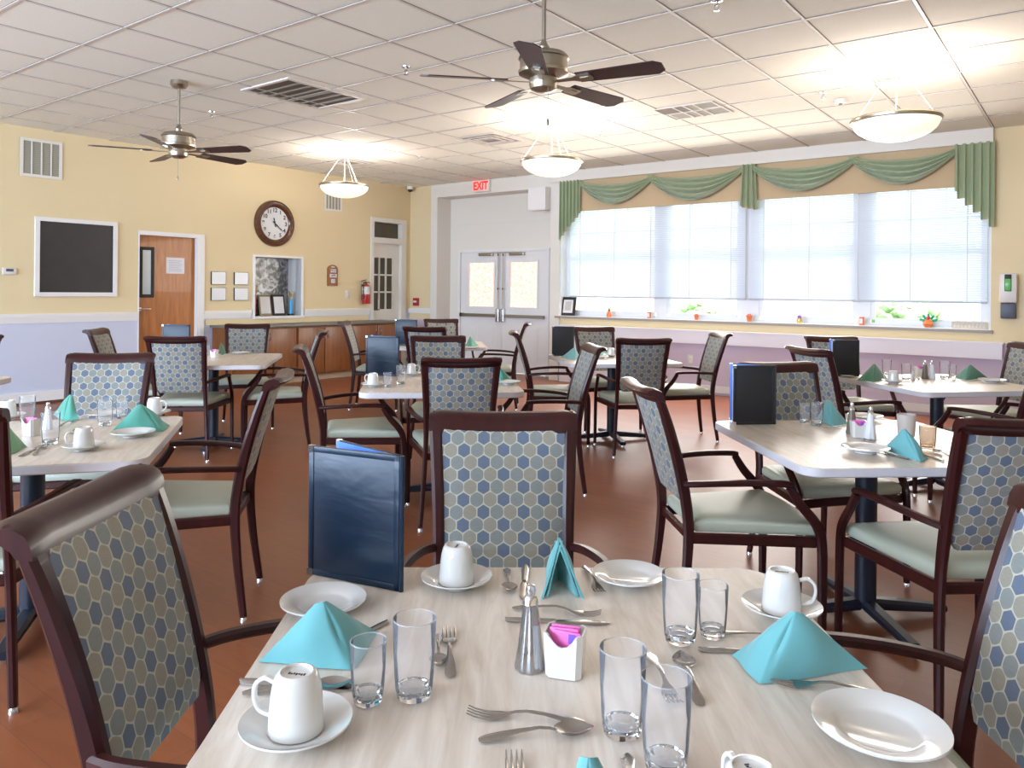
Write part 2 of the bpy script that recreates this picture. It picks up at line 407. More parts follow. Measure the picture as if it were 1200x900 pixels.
# suspended grid bars, 0.61 m module
g = B(); d = B(); T = .6096
k = -16
for i in range(-14, 7):
    x = -.86 + i * T
    if -DA < x < XR: g.span(x - .009, x + .009, YBK, DB - .04, CEIL - .006, CEIL + .001); d.span(x - .014, x + .014, YBK, DB - .04, CEIL - .0015, CEIL + .001)
for i in range(-13, 11):
    y = 3.70 + i * T
    if YBK < y < DB - .1: g.span(-DA, XR, y - .009, y + .009, CEIL - .0052, CEIL + .001); d.span(-DA, XR, y - .014, y + .014, CEIL - .0015, CEIL + .001)
struct(g, 'trim_1', BARM); struct(d, 'trim_2', BARD)
# left wall (with clock): door opening, niche, second door
D1 = (4.66, 5.42, 1.93); NI = (6.26, 7.03, .90, 1.72); D2 = (8.40, 9.10, 2.42)
w = B(); X0, X1 = -DA - .12, -DA
w.span(X0, X1, YBK, D1[0], 0, CEIL).span(X0, X1, D1[0], D1[1], D1[2], CEIL)
w.span(X0, X1, D1[1], NI[0], 0, CEIL).span(X0, X1, NI[0], NI[1], 0, NI[2]).span(X0, X1, NI[0], NI[1], NI[3], CEIL)
w.span(X0, X1, NI[1], D2[0], 0, CEIL).span(X0, X1, D2[0], D2[1], D2[2], CEIL).span(X0, X1, D2[1], DB + .3, 0, CEIL)
struct(w, 'wall_left', WALLA)
# chair rail and baseboards of the left wall
def rail(b, y0, y1):
    b.span(-DA, -DA + .030, y0, y1, .945, .985); b.span(-DA, -DA + .018, y0, y1, .915, .945); b.span(-DA, -DA + .010, y0, y1, .885, .915)
b = B(); rail(b, YBK, D1[0] - .01); rail(b, D1[1] + .08, NI[0] - .06); rail(b, NI[1] + .06, D2[0] - .05)
struct(b, 'trim_3', WHITE)
b = B(); b.span(-DA, -DA + .02, YBK, D1[0] - .01, .03, .135); b.span(-DA, -DA + .02, D1[1] + .08, 5.6, .03, .135)
struct(b, 'baseboard_left', WHITE)
struct(B().span(-DA, -DA + .024, YBK, D1[0], 0, .03), 'trim_4', BASEB)
# window wall
WX0, WX1, WZ0, WZ1 = -6.17, -.87, .93, 2.86
w = B(); Y0, Y1 = DB, DB + .28
w.span(-DA - .12, -8.58, Y0, Y1, 0, CEIL)
w.span(WX0, WX1, Y0, Y1, 0, WZ0).span(WX0, WX1, Y0, Y1, WZ1, CEIL).span(WX1, XR + .1, Y0, Y1, 0, CEIL)
struct(w, 'wall_right', WALLB)
# white door surround: deep recess with panelled head
RD = .30
w = B(); w.span(-8.70, -8.56, DB - .03, DB + .0, 0, CEIL); w.span(-8.60, -8.56, DB, DB + RD, 0, CEIL)
w.span(-8.56, -6.33, DB - .03, DB + RD, 2.79, CEIL); w.span(-6.33, WX0 + .0, DB - .03, DB + RD, 0, CEIL)
struct(w, 'trim_5', WHITE2)
DX0, DX1, DZ = -8.32, -6.60, 1.90
w = B(); yb = DB + RD
w.span(-8.60, DX0, yb, yb + .12, 0, CEIL).span(DX1, -6.17, yb, yb + .12, 0, CEIL).span(DX0, DX1, yb, yb + .12, DZ, CEIL)
w.span(-8.50, -6.40, yb - .012, yb, 2.36, 2.375); w.span(-8.40, -6.5, yb - .025, yb, 1.93, 1.965)
struct(w, 'wall_alcove', WHITE2)
w = B(); w.span(DX0 - .05, DX0, yb - .03, yb, 0, DZ + .04); w.span(DX1, DX1 + .05, yb - .03, yb, 0, DZ + .04); w.span(DX0, DX1, yb - .03, yb, DZ, DZ + .04)
struct(w, 'trim_6', WHITE)
struct(B().span(-6.64, -6.335, DB - .16, DB - .03, 2.47, 2.79).span(-6.62, -6.35, DB - .14, DB - .03, 2.46, 2.47), 'trim_7', WHITE)
# fascia across the window head
struct(B().span(-6.30, -.856, DB - .06, DB, 2.855, CEIL).span(-6.30, -.856, DB - .075, DB - .06, 2.85, 2.875), 'trim_8', WHITE2)
# lower wall: radiator shelf band, radiator cover, baseboard, rail at the corner
struct(B().span(-6.12, -.76, DB - .09, DB, .640, .805).span(-6.12, -.75, DB - .10, DB, .795, .81), 'trim_9', RADW)
struct(B().span(-6.12, -5.22, DB - .08, DB, .0, .64), 'trim_10', RADW)
struct(B().span(-5.22, XR, DB - .018, DB, .03, .115).span(-9.2, -8.70, DB - .018, DB, .03, .115), 'baseboard_right', WHITE)
struct(B().span(-9.2, -8.70, DB - .028, DB, .90, .98), 'trim_11', WHITE)
# unseen walls that close the room
struct(B().span(XR, XR + .12, YBK, DB, 0, CEIL), 'wall_near_right', WALLC)
w = B(); w.span(-DA, XR, YBK - .12, YBK, 0, .8).span(-DA, XR, YBK - .12, YBK, 2.7, CEIL).span(.0, XR, YBK - .12, YBK, .8, 2.7).span(-DA, -8.9, YBK - .12, YBK, .8, 2.7)
struct(w, 'wall_back', WALLC)
w = thing('window_2'); w['kind'] = 'structure'
fb = B()
for i in range(7): fb.span(-8.9 + i * 1.483 - .03, -8.9 + i * 1.483 + .03, YBK - .09, YBK - .03, .8, 2.7)
fb.done('window_frame', WFRAME, w, 0); B().span(-8.9, 0, YBK - .065, YBK - .06, .8, 2.7).done('pane', WGLASS, w, 0)

# ------------------------------------------------------------------ doors
def lever(parent, x, y, z, dirx=0, diry=1, mat=CHROME):
    b = B(); b.lathe([(.022, 0), (.022, .008)], 16, Matrix.Translation((x, y, z)) @ Matrix.Rotation(R(90), 4, 'Y'))
    b.sweep([(x, y, z), (x + .045, y, z), (x + .05, y + .02 * diry, z), (x + .05, y + .11 * diry, z)], .008)
    return b.done('door_handle', mat, parent)
dr = thing('door_1'); dr['kind'] = 'structure'
B().span(-DA - .10, -DA - .055, D1[0], D1[1] - .01, .008, D1[2] - .01).done('door_leaf', DOORW, dr, 0)
b = B(); b.span(-DA - .12, -DA + .015, D1[1] - .01, D1[1] + .02, 0, D1[2]); b.span(-DA, -DA + .02, D1[1] + .02, D1[1] + .085, 0, D1[2] - .01); b.span(-DA - .12, -DA + .02, D1[0], D1[1] + .085, D1[2] - .01, D1[2] + .04); b.span(-DA - .12, -DA + .012, D1[0] - .012, D1[0], 0, D1[2] + .04)
b.done('door_frame', WHITE, dr, 0)
b = B(); yy0, yy1 = 4.69, 4.87
for a, c, e, f in ((yy0, yy1, 1.16, 1.20), (yy0, yy1, 1.74, 1.78), (yy0, yy0 + .035, 1.2, 1.74), (yy1 - .035, yy1, 1.2, 1.74)): b.span(-DA - .056, -DA - .04, a, c, e, f)
b.done('vision_panel_frame', DARK, dr, 0, label='black frame of the narrow glass strip')
B().span(-DA - .056, -DA - .05, yy0 + .035, yy1 - .035, 1.2, 1.74).done('vision_glass', pbr('pale_vision_glass', (.42, .47, .48), .15), dr, 0)
lever(dr, -DA - .055, 4.70, 1.02)
p = B().span(-DA - .055, -DA - .052, 5.03, 5.27, 1.46, 1.66).done('door_notice', PAPER, None, 0); tag(p, 'white printed notice taped to the brown wooden door', 'notice')
b = B()
for i in range(7): b.span(-DA - .052, -DA - .0515, 5.065, 5.235 - (.03 if i % 3 == 2 else 0), 1.492 + i * .021, 1.497 + i * .021)
b.done('printed_lines', PRINTG, p, 0)

dr = thing('door_2'); dr['kind'] = 'structure'
b = B(); y0, y1 = D2[0] + .03, D2[1] - .06
gy0, gy1, gz0, gz1 = 8.46, 8.90, .965, 1.80
xw0, xw1 = -DA - .09, -DA - .045
b.span(xw0, xw1, y0, gy0, .01, 2.03).span(xw0, xw1, gy1, y1, .01, 2.03).span(xw0, xw1, gy0, gy1, .01, gz0).span(xw0, xw1, gy0, gy1, gz1, 2.03)
for i in (1, 2):
    b.span(xw0, xw1, gy0 + (gy1 - gy0) * i / 3 - .011, gy0 + (gy1 - gy0) * i / 3 + .011, gz0, gz1)
    b.span(xw0, xw1, gy0, gy1, gz0 + (gz1 - gz0) * i / 3 - .012, gz0 + (gz1 - gz0) * i / 3 + .012)
b.done('door_leaf', WHITE2, dr, 0)
B().span(xw0 + .01, xw0 + .02, gy0, gy1, gz0, gz1).done('door_glass', DGLASS, dr, 0)
B().span(xw0 + .005, xw0 + .015, y0 + .0, y1, 2.12, 2.37).done('transom_glass', DGLASS, dr, 0)
b = B(); b.span(-DA - .12, -DA + .02, D2[0] - .035, D2[0] + .03, 0, D2[2] + .02).span(-DA - .12, -DA + .02, D2[1] - .06, D2[1] + .05, 0, D2[2] + .02).span(-DA - .12, -DA + .02, D2[0] + .03, D2[1] - .06, 2.37, 2.44).span(-DA - .12, -DA + .03, D2[0], D2[1] - .02, 2.03, 2.12)
b.done('door_frame', WHITE2, dr, 0)
lever(dr, xw1, 8.455, .96, mat=INK)
struct(B().span(-DA - .41, -DA - .40, YBK, DB + .3, 0, CEIL), 'wall_left_outer', DARK)

dr = thing('door_3'); dr['kind'] = 'structure'
ym = DB + RD - .005; xm = (DX0 + DX1) / 2
for sgn, (a, c) in ((-1, (DX0 + .004, xm - .004)), (1, (xm + .004, DX1 - .004))):
    b = B(); yA, yB = ym, ym + .045
    wa, wb = (a + .18, c - .16) if sgn < 0 else (a + .16, c - .18)
    b.span(a, wa, yA, yB, .01, DZ).span(wb, c, yA, yB, .01, DZ).span(wa, wb, yA, yB, .01, 1.03).span(wa, wb, yA, yB, 1.73, DZ)
    b.span(wa - .03, wb + .03, yA - .012, yA, 1.00, 1.03).span(wa - .03, wb + .03, yA - .012, yA, 1.73, 1.76).span(wa - .03, wa, yA - .012, yA, 1.03, 1.73).span(wb, wb + .03, yA - .012, yA, 1.03, 1.73)
    for (p0, p1) in ((a + .13, a + .36), (a + .49, a + .72)):
        for (q0, q1) in ((.18, .72),):
            b.span(p0, p1, yA - .006, yA, q0, q1); b.span(p0 + .03, p1 - .03, yA - .014, yA, q0 + .03, q1 - .03)
    leaf = b.done('door_leaf', WHITE, dr, 0)
    B().span(wa, wb, yA + .01, yA + .02, 1.03, 1.73).done('door_glass', PEACH, leaf, 0)
    b = B(); b.span(a + .02, c - .02, yA - .06, yA - .03, .865, .915).span(a + .02, a + .07, yA - .06, yA, .86, .92)
    b.done('push_bar', BRASSN, dr, 0)
    hx = c - .045 if sgn < 0 else a + .045
    b = B(); b.span(hx - .035, hx + .035, yA - .075, yA, .79, 1.0, bev=.012).span(hx - .01, hx + .01, yA - .05, yA - .03, 1.0, 1.86).span(hx - .02, hx + .02, yA - .05, yA, 1.83, 1.88).span(hx - .02, hx + .02, yA - .05, yA, 1.3, 1.33)
    b.done('vertical_latch_rod', CHROME, dr, 0)
    b = B(); cx = (a + c) / 2 + (.12 if sgn < 0 else -.12)
    b.span(cx - .14, cx + .14, yA - .06, yA, 1.835, 1.885, bev=.01).span(cx + .1 if sgn < 0 else cx - .3, cx + .3 if sgn < 0 else cx - .1, yA - .1, yA - .08, 1.872, 1.884)
    b.done('door_closer', BRASSN, dr, 0)

# ------------------------------------------------------------------ window, blinds, valance
wn = thing('window_1'); wn['kind'] = 'structure'
b = B(); yf0, yf1 = DB + .14, DB + .20
for x, hw in ((WX0 + .03, .03), (-4.63, .075), (-3.44, .12), (-2.12, .075), (WX1 - .03, .03)): b.span(x - hw, x + hw, yf0, yf1, WZ0, WZ1)
b.span(WX0, WX1, yf0 + .004, yf1 - .004, WZ0, WZ0 + .035).span(WX0, WX1, yf0 + .004, yf1 - .004, WZ1 - .05, WZ1).span(WX0, WX1, yf0 + .004, yf1 - .004, 2.44, 2.50)
for xa, xb in ((WX0 + .06, -4.705), (-4.555, -3.56), (-3.32, -2.195), (-2.045, WX1 - .06)):
    b.span(xa + .045, xb - .045, yf0 + .01, yf1 - .01, .965, 1.02).span(xa, xa + .045, yf0 + .01, yf1 - .01, 1, 2.44).span(xb - .045, xb, yf0 + .01, yf1 - .01, 1, 2.44)
    b.span(xa + .045, xb - .045, yf0 + .01, yf1 - .01, 1.74, 1.79)
    for t in (1 / 3, 2 / 3): b.span(xa + (xb - xa) * t - .01, xa + (xb - xa) * t + .01, yf0 + .02, yf1 - .02, 1.79, 2.44)
    b.span(xa + .045, xb - .045, yf0 + .023, yf1 - .023, 2.10, 2.12)
b.done('window_frame', WFRAME, wn, 0)
B().span(WX0, WX1, yf0 + .03, yf0 + .034, WZ0 + .03, WZ1 - .05).done('window_pane', WGLASS, wn, 0)
b = B(); b.span(WX0 - .07, WX1 + .02, DB - .035, DB + .14, WZ0 - .03, WZ0 - .0); b.done('window_sill', SILLM, wn, 0, label='grey edged window sill')
b = B(); b.span(WX0, WX1, DB - .03, DB + .14, WZ0, WZ0 + .006).span(WX1 - .015, WX1 + .0, DB, DB + .14, WZ0, WZ1).span(WX0, WX0 + .015, DB, DB + .14, WZ0, WZ1); b.done('window_reveal', WFRAME, wn, 0)
yb_ = DB + .07
for (x0, x1, lab) in ((-6.05, -3.47, 'white venetian blind lowered over the left half of the window, beside the framed certificate'), (-3.42, -.91, 'white venetian blind lowered over the right half of the window, near the soap dispenser')):
    bl = thing('venetian_blind', ((x0 + x1) / 2, yb_, 1.20))
    tag(bl, lab, 'blind', 'venetian blinds in the window')
    s = B(); n = 50; hw = (x1 - x0) / 2
    for i in range(n):
        z = .035 + i * .0245; a = R(62)
        def f(u, v, z=z):
            t = (v - .5) * .0265; bow = .0022 * (1 - (2 * v - 1) ** 2)
            return (-hw + u * 2 * hw, t * math.cos(a) - bow * math.sin(a), z + t * math.sin(a) + bow * math.cos(a))
        nb = s.bm
        vs = [[nb.verts.new(f(uu, vv)) for vv in (0, .5, 1)] for uu in (0, 1)]
        for j in range(2): nb.faces.new((vs[0][j], vs[1][j], vs[1][j + 1], vs[0][j + 1]))
    s.done('slats', BLIND, bl, 40)
    B().span(-hw, hw, -.013, .013, .0, .022, bev=.004).done('bottom_rail', pbr('blind_bottom_rail', (.5, .54, .62), .4) if 'br' not in PROTO else PROTO['br'], bl)
    B().span(-hw, hw, -.02, .02, 1.262, 1.29).done('head_rail', WHITE, bl, 0)
    cb = B()
    for j in range(5):
        cx = -hw + .18 + j * (2 * hw - .36) / 4; cb.span(cx - .004, cx + .004, -.0165, -.0155, .02, 1.27)
    cb.done('ladder_tapes', PAPER, bl, 0)
# tan valance board
vb = B().span(-6.02, -.885, DB - .028, DB - .006, 2.42, 2.857).done('valance_panel', VALT, None, 0)
tag(vb, 'flat tan fabric valance panel across the top of the wide window', 'valance')
# swags
def swag(x0, x1, zt, zb, label, yo=0):
    w_ = x1 - x0
    def f(u, v):
        p = (1 - (2 * u - 1) ** 2)
        sag = (.09 + (zt - zb - .13) * v) * p ** .95
        x = x0 + w_ * (u + .10 * (v - .5) * math.sin(2 * math.pi * u) * .5)
        out = .035 + .048 * math.sin(math.pi * u) * (1 + math.sin(v * 2 * math.pi * 4.2 - 1.2 + 1.1 * math.sin(math.pi * 2 * u))) * (.5 + v * .5) + .03 * math.sin(math.pi * u)
        z = zt - .012 - sag - .07 * v * (1 - p) * .6
        return (x, DB - .03 - out - yo, z)
    o = B().grid(f, 40, 36, .004).done('window_swag', SWAG, None, 60)
    return tag(o, label, 'swag curtain', 'sage green swags along the window head')
swag(-5.82, -4.66, 2.85, 2.45, 'sage green swag at the far left, next to the long left jabot')
swag(-4.76, -3.44, 2.85, 2.43, 'sage green swag just left of the short middle jabot')
swag(-3.36, -2.14, 2.85, 2.45, 'sage green swag just right of the short middle jabot', .002)
swag(-2.24, -1.15, 2.85, 2.45, 'sage green swag beside the long right jabot')
def jabot(x0, x1, zt, zo, zi, outer_left, n, label, grow=0, spread=0):
    def f(u, v):
        q = (1 - u) if outer_left else u            # 1 at the long outer side
        zb = zi + (zo - zi) * (math.floor(q * n + .5) / n)
        z = zt + (zb - zt) * v
        ph = u * n * 2 * math.pi
        tri = 2 / math.pi * math.asin(math.sin(ph))
        x = x0 + (x1 - x0) * (u + (.35 / n) * math.sin(ph + .8) * .45)
        x = x + (x - (x0 + x1) / 2) * spread * v
        return (x, DB - .075 - (.022 + .012 * v) * tri, z)
    j = thing('window_jabot')
    B().grid(f, n * 10, 10, .004).done('pleated_cloth', SWAG, j, 50)
    def fe(u, v):
        a = Vector(f(u, .965)); c = Vector(f(u, 1.0)); p = a.lerp(c, v); return (p.x, p.y + (.008 if v < .5 else .006), p.z - .012 * v)
    B().grid(fe, n * 10, 1, .003).done('tan_lining_edge', SWAGT, j, 50, label='tan lining edge')
    return tag(j, label, 'jabot curtain')
jabot(-6.15, -5.80, 2.86, 2.03, 2.40, True, 6, 'long pleated green jabot hanging at the left end of the window')
jabot(-1.20, -.845, 2.86, 2.0, 2.38, False, 5, 'long pleated green jabot hanging at the right end of the window')
jabot(-3.47, -3.31, 2.855, 2.31, 2.36, False, 3, 'short gathered green jabot in the middle of the window', spread=.35)

# ------------------------------------------------------------------ ceiling fittings
def fan(loc, a0, label):
    t = thing('ceiling_fan', loc)
    B().lathe([(.0, 3.0), (.068, 3.0), (.070, 2.965), (.055, 2.945), (.02, 2.935), (.0, 2.935)], 28).done('canopy', BRASSN, t)
    B().lathe([(.0115, 2.94), (.0115, 2.58)], 14).lathe([(.03, 2.575), (.032, 2.60), (.018, 2.62), (.0125, 2.64)], 20).done('down_rod', BRASSN, t)
    B().lathe([(0, 2.58), (.05, 2.578), (.118, 2.562), (.135, 2.545), (.137, 2.535), (.128, 2.53), (.128, 2.475), (.137, 2.47), (.134, 2.455), (.10, 2.44), (.075, 2.43), (0, 2.43)], 40).done('motor_housing', BRASSN, t)
    B().lathe([(.0, 2.43), (.075, 2.43), (.078, 2.40), (.07, 2.375), (.04, 2.36), (0, 2.356)], 30).done('switch_housing', BRASSN, t)
    b = B(); b.sweep([(.055, -.035, 2.385), (.056, -.036, 2.20)], .0013, n=5); b.lathe([(.0, 2.165), (.008, 2.17), (.009, 2.185), (.004, 2.202), (0, 2.204)], 10, Matrix.Translation((.056, -.036, 0)))
    b.done('pull_chain', BRASSN, t)
    for k in range(5):
        a = R(a0 + 72 * k); M = Matrix.Rotation(a, 4, 'Z') @ Matrix.Translation((0, 0, 2.415)) @ Matrix.Rotation(R(-12), 4, 'X')
        b = B()
        pts = []
        for i in range(13):
            s_ = i / 12; x = .20 + s_ * .46; hw = .050 + .018 * s_
            if s_ > .9: hw *= math.sqrt(max(.0, 1 - ((s_ - .9) / .1) ** 2 * .72))
            pts.append((x, hw))
        poly = [(x, -h) for x, h in pts] + [(x, h) for x, h in pts[::-1]]
        b.prism(poly, -.003, .003, M=M); bl = b.done('blade', BLADE, t)
        b = B(); b.prism([(.08, -.012), (.17, -.014), (.20, -.032), (.27, -.032), (.285, -.02), (.285, .02), (.27, .032), (.20, .032), (.17, .014), (.08, .012)], -.009, -.003, M=M)
        b.prism([(.215, -.012), (.262, -.012), (.262, .012), (.215, .012)], -.012, -.009, M=M)
        b.done('blade_bracket', BRASSN, bl)
    return tag(t, label, 'ceiling fan', 'five-blade ceiling fans')
fan((-6.076, 3.399, 0), 23, 'five-blade ceiling fan farther off, over the left side of the room')
fan((-2.381, 3.391, 0), 10, 'large nearby five-blade ceiling fan over the middle of the room')
def pendant():
    t = thing('pendant_lamp')
    B().lathe([(0, 3.0), (.062, 3.0), (.066, 2.985), (.05, 2.965), (.02, 2.958), (0, 2.958)], 24).done('canopy', OFFW, t)
    b = B()
    for k in range(3):
        a = R(100 + 120 * k); b.sweep([(.03 * math.cos(a), .03 * math.sin(a), 2.962), (.288 * math.cos(a), .288 * math.sin(a), 2.58)], .0035, n=6)
    b.sweep([(0, 0, 2.96), (0, 0, 2.56)], .003, n=6)
    b.done('hanger_rods', OFFW, t)
    b = B(); b.lathe([(.300, 2.555), (.309, 2.56), (.312, 2.575), (.303, 2.588), (.292, 2.588), (.288, 2.572)], 48, closed=True); b.done('rim_ring', BRASSN, t)
    prof = [(.294 * math.sin(R(q)), 2.56 - .142 * math.cos(R(q))) for q in range(90, -1, -9)]
    prof[-1] = (.0, prof[-1][1])
    b = B(); b.lathe([(max(r, .0005), z) for r, z in prof], 48); b.done('glass_bowl', GLOW, t, 60)
    b = B(); b.lathe([(.0, 2.50), (.03, 2.50), (.03, 2.545), (0, 2.55)], 14); b.done('lamp_holder', OFFW, t)
    return t
for p, lab in (((-7.448, 6.333, 0), 'smallest glowing bowl pendant, nearest the wall clock'), ((-4.301, 6.28, 0), 'glowing bowl pendant hanging in front of the double doors and left window end'), ((-1.195, 6.22, 0), 'largest glowing bowl pendant, in front of the right end of the window')):
    t = spawn('pendant', pendant, p, 0, lab, 'pendant lamp', 'bowl pendant lamps')
    l = bpy.data.lights.new('pendant_bulb', 'POINT'); l.energy = 25; l.color = (1, .88, .84); l.shadow_soft_size = .10
    o = bpy.data.objects.new('pendant_bulb', l); COL.objects.link(o); o.location = (p[0] + .07, p[1] + .05, 2.62)
def sprinkler():
    t = thing('fire_sprinkler')
    B().lathe([(0, 0), (.036, 0), (.034, -.008), (.012, -.012), (0, -.012)], 20).done('escutcheon', CHROME, t)
    b = B(); b.lathe([(.009, -.01), (.009, -.03), (.004, -.034)], 12); b.sweep([(.012, 0, -.028), (.014, 0, -.045), (.004, 0, -.06)], .003, n=6); b.sweep([(-.012, 0, -.028), (-.014, 0, -.045), (-.004, 0, -.06)], .003, n=6); b.lathe([(0, -.058), (.018, -.060), (.018, -.062), (0, -.063)], 14)
    b.done('deflector', CHROME, t); return t
for px, py, lab in ((476, 78, 'ceiling sprinkler between the slotted return vent and the large fan'), (248, 131, 'ceiling sprinkler just right of the farther fan'), (491, 183, 'ceiling sprinkler in front of the exit sign and corner camera'), (704, 155, 'ceiling sprinkler right of the middle pendant lamp'), (965, 108, 'ceiling sprinkler beside the round smoke detector'), (840, 0, 'ceiling sprinkler at the upper frame edge, above the right fan blade')):
    p = at(px, py, CEIL); spawn('sprinkler', sprinkler, p, 0, lab, 'sprinkler', 'ceiling fire sprinklers')
p = at(985, 117, CEIL); t = thing('smoke_detector', p)
B().lathe([(0, 0), (.062, 0), (.062, -.012), (.05, -.03), (.02, -.036), (0, -.036)], 30).done('housing', OFFW, t); B().lathe([(0, -.035), (.016, -.036), (.014, -.044), (0, -.045)], 14).done('sensor_eye', SLATEP, t)
tag(t, 'round white smoke detector on the ceiling beside a sprinkler', 'smoke detector')
# return-air vent with slots
t = thing('ceiling_vent', (-5.56, 4.27, CEIL))
B().span(-.30, .30, -.40, .40, -.003, .0).done('backing', PANELSH, t, 0)
b = B(); b.span(-.33, -.29, -.42, .42, -.012, 0).span(.29, .33, -.42, .42, -.012, 0).span(-.29, .29, -.42, -.385, -.012, 0).span(-.29, .29, .385, .42, -.012, 0); b.done('frame', BARM, t, 0)
b = B()
for i in range(1, 7): b.box(0, -.385 + i * .11, -.014, .58, .03, .003, M=None)
b.done('slats', GRILLE, t, 0); tag(t, 'large dark slotted return vent in the ceiling left of the big fan', 'ceiling vent')
t = thing('ceiling_vent', (-3.03, 6.77, CEIL)); B().span(-.29, .29, -.25, .25, -.004, 0).done('backing', GRILLE, t, 0)
b = B()
for x in (-.29, -.1, .0, .1, .28): b.span(x - .006, x + .006, -.25, .25, -.014, 0)
for y in (-.25, 0, .25): b.span(-.29, .29, y - .006, y + .006, -.012, 0)
b.done('frame', BARM, t, 0)
B().span(-.28, .0, -.24, -.01, -.008, -.004).done('louvre_panel', PANELSH, t, 0)
tag(t, 'square four-way air diffuser in the ceiling right of the big fan', 'ceiling vent')
def diff():
    t = thing('ceiling_vent'); b = B()
    for k, s_ in enumerate((.26, .19, .12)):
        for sx, sy in ((1, 0), (-1, 0), (0, 1), (0, -1)):
            b.box(sx * s_, sy * s_, -.006 - .004 * k + (.001 if sx else 0), .03 if sx else s_ * 2 + .03, .03 if sy else s_ * 2 + .03, .006)
    b.done('louvre_frames', BARM, t, 0); B().span(-.27, .27, -.27, .27, -.003, 0).done('backing', pbr('vent_tan_back', (.36, .31, .27), .7), t, 0)
    return t
spawn('diff', diff, (-5.49, 6.77, CEIL), 0, 'square pale air diffuser in the ceiling left of the middle pendant', 'ceiling vent', 'square pale diffusers')
spawn('diff', diff, (-8.03, 6.92, CEIL), 0, 'square pale air diffuser behind the pendant nearest the clock', 'ceiling vent', 'square pale diffusers')
spawn('diff', diff, (-1.33, 6.62, CEIL), 0, 'small air diffuser behind the rods of the largest pendant', 'ceiling vent', 'square pale diffusers', scale=.48)
# security camera, exit sign
t = thing('security_camera', (-9.10, 9.14, CEIL)); B().lathe([(0, 0), (.05, 0), (.05, -.05), (0, -.05)], 24).done('housing', WHITE, t); B().lathe([(.0, -.05), (.042, -.05), (.036, -.075), (.018, -.09), (0, -.093)], 24).done('dark_dome', DARK, t)
tag(t, 'small dome security camera in the far ceiling corner', 'camera')
t = thing('exit_sign', (-7.60, DB - .03, 2.90))
B().span(-.16, .16, -.05, 0, -.09, .095, bev=.006).done('housing', WHITE2, t)
B().text('EXIT', .175, Matrix.Translation((-.01, -.052, .0)) @ Matrix.Rotation(R(90), 4, 'X') @ Matrix.Scale(.82, 4, (1, 0, 0)), .002, .006).done('lettering', EXITR, t, 0)
tag(t, 'lit red exit sign above the white double doors', 'exit sign')

# ------------------------------------------------------------------ things on the left wall
XW = -DA
def wall_vent(y0, y1, z0, z1, n, label):
    t = thing('wall_vent', (XW, (y0 + y1) / 2, (z0 + z1) / 2)); hy, hz = (y1 - y0) / 2, (z1 - z0) / 2
    B().span(0, .004, -hy, hy, -hz, hz).done('mesh_panel', GRILLE, t, 0)
    b = B(); b.span(0, .015, -hy, hy, hz - .03, hz).span(0, .015, -hy, hy, -hz, -hz + .03)
    for i in range(n + 1):
        y = -hy + .015 + i * (2 * hy - .03) / n; w_ = .015 if i in (0, n) else .006; b.span(0, .015, y - w_, y + w_, -hz + .03, hz - .03)
    b.done('frame', WHITE2, t, 0)
    b = B()
    for i in range(22): b.span(.004, .008, -hy + .02, hy - .02, -hz + .03 + i * (2 * hz - .06) / 22, -hz + .035 + i * (2 * hz - .06) / 22)
    b.done('louvre_blades', pbr('vent_blade_olive', (.40, .38, .29), .6), t, 0)
    return tag(t, label, 'wall vent')
wall_vent(3.36, 3.78, 2.47, 2.885, 4, 'square white framed vent high above the charcoal board')
wall_vent(7.44, 7.77, 2.46, 2.735, 5, 'small wall vent high behind the farthest pendant lamp')
t = thing('chalkboard', (XW, 3.95, 1.61)); hy, hz = .44, .435
B().span(.002, .012, -hy + .03, hy - .03, -hz + .03, hz - .03).done('board', CHALK, t, 0)
b = B(); b.span(0, .03, -hy, hy, hz - .045, hz).span(0, .03, -hy, hy, -hz, -hz + .045).span(0, .03, -hy, -hy + .045, -hz + .045, hz - .045).span(0, .03, hy - .045, hy, -hz + .045, hz - .045); b.done('frame', WHITE, t, 0)
tag(t, 'charcoal board in a white frame on the cream wall', 'chalkboard')
t = thing('thermostat', (XW, 3.265, 1.443)); B().span(0, .03, -.065, .065, -.038, .038, bev=.008).done('housing', OFFW, t); B().span(.03, .032, -.035, .035, -.004, .024).done('display', SLATEP, t, 0)
tag(t, 'small white thermostat on the wall left of the charcoal board', 'thermostat')
# clock
CYc, CZc, CRo = 6.565, 2.195, .325
t = thing('wall_clock', (XW, CYc, CZc)); Mx = Matrix.Rotation(R(90), 4, 'Y')
B().lathe([(.225, .0), (.325, .0), (.325, .015), (.315, .04), (.295, .05), (.275, .045), (.262, .052), (.245, .045), (.228, .025), (.225, .012)], 64, Mx, closed=True).done('wooden_case', CLOCKW, t)
B().lathe([(0, .012), (.232, .012), (.232, .016), (0, .016)], 48, Mx).done('dial', CLOCKF, t)
FM = Matrix.Rotation(R(90), 4, 'Z') @ Matrix.Rotation(R(90), 4, 'X')
for h in range(1, 13):
    a = R(90 - 30 * h); B().text(str(h), .078, Matrix.Translation((.018, .185 * math.cos(a), .185 * math.sin(a))) @ FM, .001, .0022).done('numeral', INK, t, 0)
def hand(t, ang, L, w_, x, name):
    a = R(90 - ang); M = Matrix.Translation((x, 0, 0)) @ Matrix.Rotation(R(90), 4, 'Z') @ Matrix.Rotation(R(90), 4, 'X') @ Matrix.Rotation(a, 4, 'Z')
    b = B().prism([(-.05, 0), (-.045, -w_ * .8), (0, -w_ * .6), (L * .25, -w_), (L * .5, -w_ * .5), (L * .75, -w_ * .9), (L * .85, -w_ * .4), (L, 0), (L * .85, w_ * .4), (L * .75, w_ * .9), (L * .5, w_ * .5), (L * .25, w_), (0, w_ * .6), (-.045, w_ * .8)], 0, .002, M=M)
    b.done(name, INK, t, 0)
